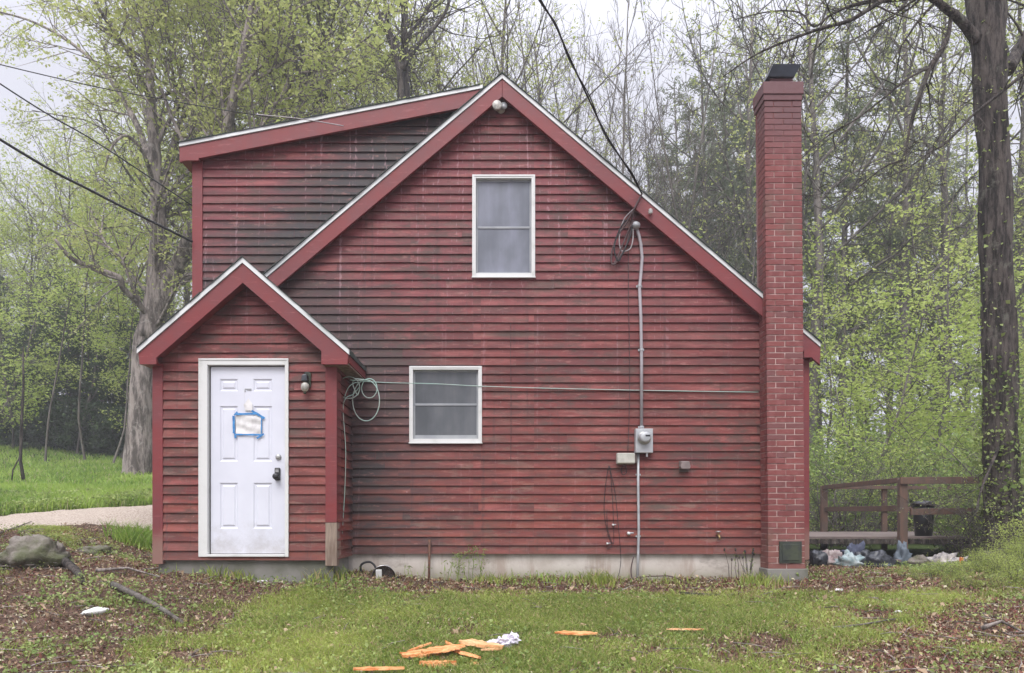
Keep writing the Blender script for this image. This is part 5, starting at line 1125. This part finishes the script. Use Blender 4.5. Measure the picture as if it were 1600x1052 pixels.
# ================================================================ grass, litter
rs = np.random.RandomState(1)
def scatter(n, x0, x1, d0, d1, dens, power=1.0):
    out = []
    while len(out) < n:
        d = d0 + (d1 - d0) * rs.rand() ** power; x = rs.uniform(x0, x1)
        if abs(x) > d * .80 + .9: continue
        y = d - D0
        if XL - .1 < x < XR + .05 and 0 > -1 and y > .0 and y < DEP: continue
        if VX0 < x < VX1 and VY - .01 < y < 0: continue
        if chx0 < x < chx1 + .05 and y > chy - .02 and y < 0: continue
        if rs.rand() > dens(x, y): continue
        out.append((x, y, gz(x, y)))
    return np.array(out)
def blades(C, h, w_, lean, rs):
    n = len(C); a = rs.uniform(0, 6.283, n); L = rs.normal(0, lean, (n, 2)); hh = h * rs.uniform(.5, 1.3, n); ww = w_ * rs.uniform(.7, 1.3, n)
    u = np.stack([np.cos(a) * ww / 2, np.sin(a) * ww / 2, np.zeros(n)], 1)
    mid = C + np.stack([L[:, 0] * hh * .4, L[:, 1] * hh * .4, hh * .6], 1); tip = C + np.stack([L[:, 0] * hh * 1.2, L[:, 1] * hh * 1.2, hh], 1)
    V = np.stack([C - u, C + u, mid + u * .75, mid - u * .75, tip], 1).reshape(-1, 3)
    b_ = np.arange(n) * 5
    F1 = np.stack([b_, b_ + 1, b_ + 2, b_ + 3], 1); F2 = np.stack([b_ + 3, b_ + 2, b_ + 4, b_ + 4], 1)
    return V, F1, F2
def blade_obj(name, C, h, w_, lean, mat):
    V, F1, F2 = blades(C, h, w_, lean, rs); me = bpy.data.meshes.new(name)
    n = len(F1); me.vertices.add(len(V)); me.vertices.foreach_set('co', V.astype(np.float32).ravel())
    li = np.concatenate([np.concatenate([F1, F2[:, :3]], 1)], 0).astype(np.int32).ravel(); me.loops.add(len(li)); me.loops.foreach_set('vertex_index', li)
    st = np.stack([np.arange(n) * 7, np.arange(n) * 7 + 4], 1).astype(np.int32).ravel(); me.polygons.add(2 * n); me.polygons.foreach_set('loop_start', st); me.update(calc_edges=True); me.materials.append(M[mat])
    o = bpy.data.objects.new(name, me); COL.objects.link(o); return o
g2 = lambda x, y: max(.06, greenness(x, y)) ** 1.6
near = lambda x, y: g2(x, y) * (.45 + .55 * sm(-.25, .35, mn.noise(Vector((x * 2.6, y * 2.6, 20)))))
tag(blade_obj('lawn_grass', scatter(170000, -7, 8, 4.6, 10.8, near, 1.25), .06, .006, .55, 'grass'), 'short patchy green grass in front of the house', 'grass', kind='stuff')
C = scatter(48000, -7, 8, 4.6, 10.8, near, 1.25); C[:, 2] += rs.uniform(.012, .045, len(C))
V, Fc = leaves(C, .024, rs, .6, .9); o = bpy.data.objects.new('clover', npmesh('clover', V, Fc, M['clover'])); COL.objects.link(o); tag(o, 'small broad clover leaves mixed in the lawn', 'clover', kind='stuff')
lit = lambda x, y: (1 - greenness(x, y) * .82) * (0 if on_drive(x, y) else 1)
C = scatter(60000, -9, 8.5, 4.6, 12, lit, 1.2); C[:, 2] += rs.uniform(.004, .035, len(C))
V, Fc = leaves(C, .036, rs, .4, .5); o = bpy.data.objects.new('leaf_litter', npmesh('leaf_litter', V, Fc, M['litter'])); COL.objects.link(o); tag(o, 'brown fallen leaves and twigs covering the bare soil', 'leaf litter', kind='stuff')
C = scatter(2400, -9, 8.5, 4.6, 11, lambda x, y: .25 + .75 * lit(x, y) if not on_drive(x, y) else 0, 1.2); C[:, 2] += rs.uniform(.015, .05, len(C))
M['litter_tan'] = leafmat('dry_tan_leaf', (.30, .19, .11), (.55, .42, .29), .1)
V, Fc = leaves(C, .052, rs, .3, .5); o = bpy.data.objects.new('dead_leaves', npmesh('dead_leaves', V, Fc, M['litter_tan'])); COL.objects.link(o); tag(o, 'larger curled tan dead leaves scattered over the yard', 'dead leaves', kind='stuff')
lr = lambda x, y: lit(x, y) * (1 if x > 2.4 else .5 if y > -1.3 else .12)
C = scatter(32000, -9, 8.5, 4.6, 11, lr, 1.2); C[:, 2] += rs.uniform(.004, .03, len(C))
V, Fc = leaves(C, .036, rs, .4, .5); o = bpy.data.objects.new('russet_leaf_litter', npmesh('russet_leaf_litter', V, Fc, M['litter_red'])); COL.objects.link(o); tag(o, 'russet fallen leaves at the right and along the foundation', 'leaf litter', kind='stuff')
iv = lambda x, y: sm(-.1, .55, .5 * mn.noise(Vector((x * 5.1, y * 5.3, 33))) + mn.noise(Vector((x * 1.1, y * 1.3, 30)))) * (.4 if x < -1.5 else (.9 if (x > 5.0 and y > -1.8) else .12)) * (0 if on_drive(x, y) else 1)
C = scatter(15000, -8, 8, 4.8, 10.8, iv, 1.2); C[:, 2] += rs.uniform(.02, .10, len(C))
V, Fc = leaves(C, .030, rs, .35, .8); o = bpy.data.objects.new('ground_ivy', npmesh('ground_ivy', V, Fc, M['leaf_ivy'])); COL.objects.link(o); tag(o, 'patches of green weeds and ground ivy among the leaves', 'weeds', kind='stuff')
# fine twigs in the litter
tw = MB(); C = scatter(520, -8, 8, 4.8, 10.5, lambda x, y: lit(x, y), 1.2)
for p in C:
    a = rs.uniform(0, 6.28); L = rs.uniform(.08, .38); q = Vector(p) + Vector((0, 0, .02)); e = q + Vector((math.cos(a) * L, math.sin(a) * L, rs.uniform(-.01, .05))); e.z = max(e.z, gz(e.x, e.y) + .01)
    tw.tube([q, q.lerp(e, .5) + Vector((rs.normal() * .012, rs.normal() * .012, .008)), e], [.005, .004, .002], 4)
tag(tw.build('dry_twigs', M['bark_pale'], None), 'dry pale twigs strewn through the leaf litter', 'twigs', kind='stuff')
# field and verge
fd = lambda x, y: 0 if on_drive(x, y) else (1 if x < -3.9 else 0)
tag(blade_obj('verge_grass', scatter(22000, -13, -4, 12.2, 17.5, fd, 1.0), .22, .016, .35, 'fieldgrass'), 'tall bright grass along the far side of the driveway', 'grass', kind='stuff')
tag(blade_obj('field_grass', scatter(42000, -30, -5, 16, 38, fd, 1.3), .16, .035, .4, 'fieldgrass'), 'short bright green grass covering the rising field', 'grass', kind='stuff')
C = scatter(9000, -13, -4, 12.2, 15.0, lambda x, y: fd(x, y) * sm(-.1, .3, mn.noise(Vector((x * 1.3, y * 1.3, 40)))), 1.0); C[:, 2] += rs.uniform(.02, .22, len(C))
V, Fc = leaves(C, .06, rs, .3, .6); o = bpy.data.objects.new('verge_weeds', npmesh('verge_weeds', V, Fc, M['leaf_ivy'])); COL.objects.link(o); tag(o, 'darker leafy weeds along the far edge of the driveway', 'weeds', kind='stuff')
def tuft(px, py, n, h, w_, spread, mat, name, label, cat='weed', dpos=None):
    c = onground(px, py) if dpos is None else Vector(dpos); C = np.array([(rs.normal() * spread, rs.normal() * spread * .7, 0.0) for _ in range(n)])
    for q in C: q[2] = gz(c.x + q[0], c.y + q[1]) - c.z
    o = blade_obj(name, C, h, w_, .4, mat); o.location = c; tag(o, label, cat); return o
tuft(205, 850, 420, .26, .013, .15, 'fieldgrass', 'grass_tuft', 'bright green grass tuft beside the porch left corner', 'grass')
tuft(232, 846, 260, .22, .012, .10, 'fieldgrass', 'grass_tuft', 'grass tuft hugging the porch corner board', 'grass')
tuft(440, 905, 160, .16, .014, .14, 'grass', 'grass_tuft', 'dark green tuft under the door sill', 'grass')
tuft(360, 905, 120, .12, .014, .16, 'grass', 'grass_tuft', 'low tuft left of the door sill base', 'grass')
tuft(510, 912, 200, .17, .014, .14, 'grass', 'grass_tuft', 'grass tuft at the porch right corner', 'grass')
tuft(770, 912, 150, .12, .01, .14, 'grass', 'grass_tuft', 'short tuft by the foundation right of the tall weeds', 'grass')
tuft(855, 912, 170, .10, .01, .22, 'fieldgrass', 'grass_tuft', 'light green fringe of grass at the foundation middle', 'grass')
tuft(935, 914, 260, .15, .01, .12, 'grass', 'grass_tuft', 'grass tuft left of the lower conduit', 'grass')
tuft(1045, 914, 120, .10, .01, .2, 'grass', 'grass_tuft', 'thin tuft of grass below the dryer vent', 'grass')
tuft(1190, 916, 260, .14, .012, .14, 'grass', 'grass_tuft', 'grass tuft at the foot of the chimney', 'grass')
def weed(px, n, h, leafy, label, seed, y=-.16, heads=0):
    r = random.Random(seed); c = Vector(((px - 790) / 133, y, 0)); c.z = gz(c.x, c.y); o = empty('tall_weed', c, label, 'weed'); mb = MB(); T = []
    for i in range(n):
        x = r.uniform(-.16, .16); p = Vector((x, r.uniform(-.04, .04), 0)); q = p + Vector((r.uniform(-.06, .08), r.uniform(-.03, .03), h * r.uniform(.7, 1.1)))
        mb.tube([p, p.lerp(q, .5) + Vector((r.uniform(-.02, .02), 0, 0)), q], [.004, .0035, .002], 4)
        for k in range(leafy):
            f = r.uniform(.35, 1.05); T.append(tuple(p.lerp(q, f) + Vector((r.gauss(0, .025), r.gauss(0, .025), 0))))
        if heads: mb.blob(q, .012, .012, .02, i, .1, seg=6, rings=4)
    mb.build('stems', M['bark_dark'] if heads else M['leaf_ivy'], o)
    if T: V, Fc = leaves(np.array(T), .05, rs, .1, .22); cc = bpy.data.objects.new('leaf_cluster', npmesh('leaf_cluster', V, Fc, M['leaf_bush'])); COL.objects.link(cc); cc.parent = o
    return o
weed(733, 7, .40, 26, 'tall green weeds against the foundation right of the lower window', 2)
weed(708, 6, .26, 6, 'thin weeds left of the taller ones by the foundation', 3)
weed(1152, 12, .34, 4, 'dark dried seed stalks against the foundation left of the chimney', 4, heads=1)
weed(652, 5, .22, 5, 'sparse weeds near the rusty stake', 5)
# ---------------------------------------------------------------- haze
hz = MB().box(-170, 170, -20, 175, -4, 38).build('haze', None); tag(hz, kind='stuff')
m = bpy.data.materials.new('haze'); m.use_nodes = True; t = m.node_tree; t.nodes.clear()
pv = nd(t, 'ShaderNodeVolumePrincipled', Color=(.95, .96, .985, 1), Density=.0022); ot = nd(t, 'ShaderNodeOutputMaterial'); t.links.new(pv.outputs[0], ot.inputs['Volume'])
hz.data.materials.append(m)
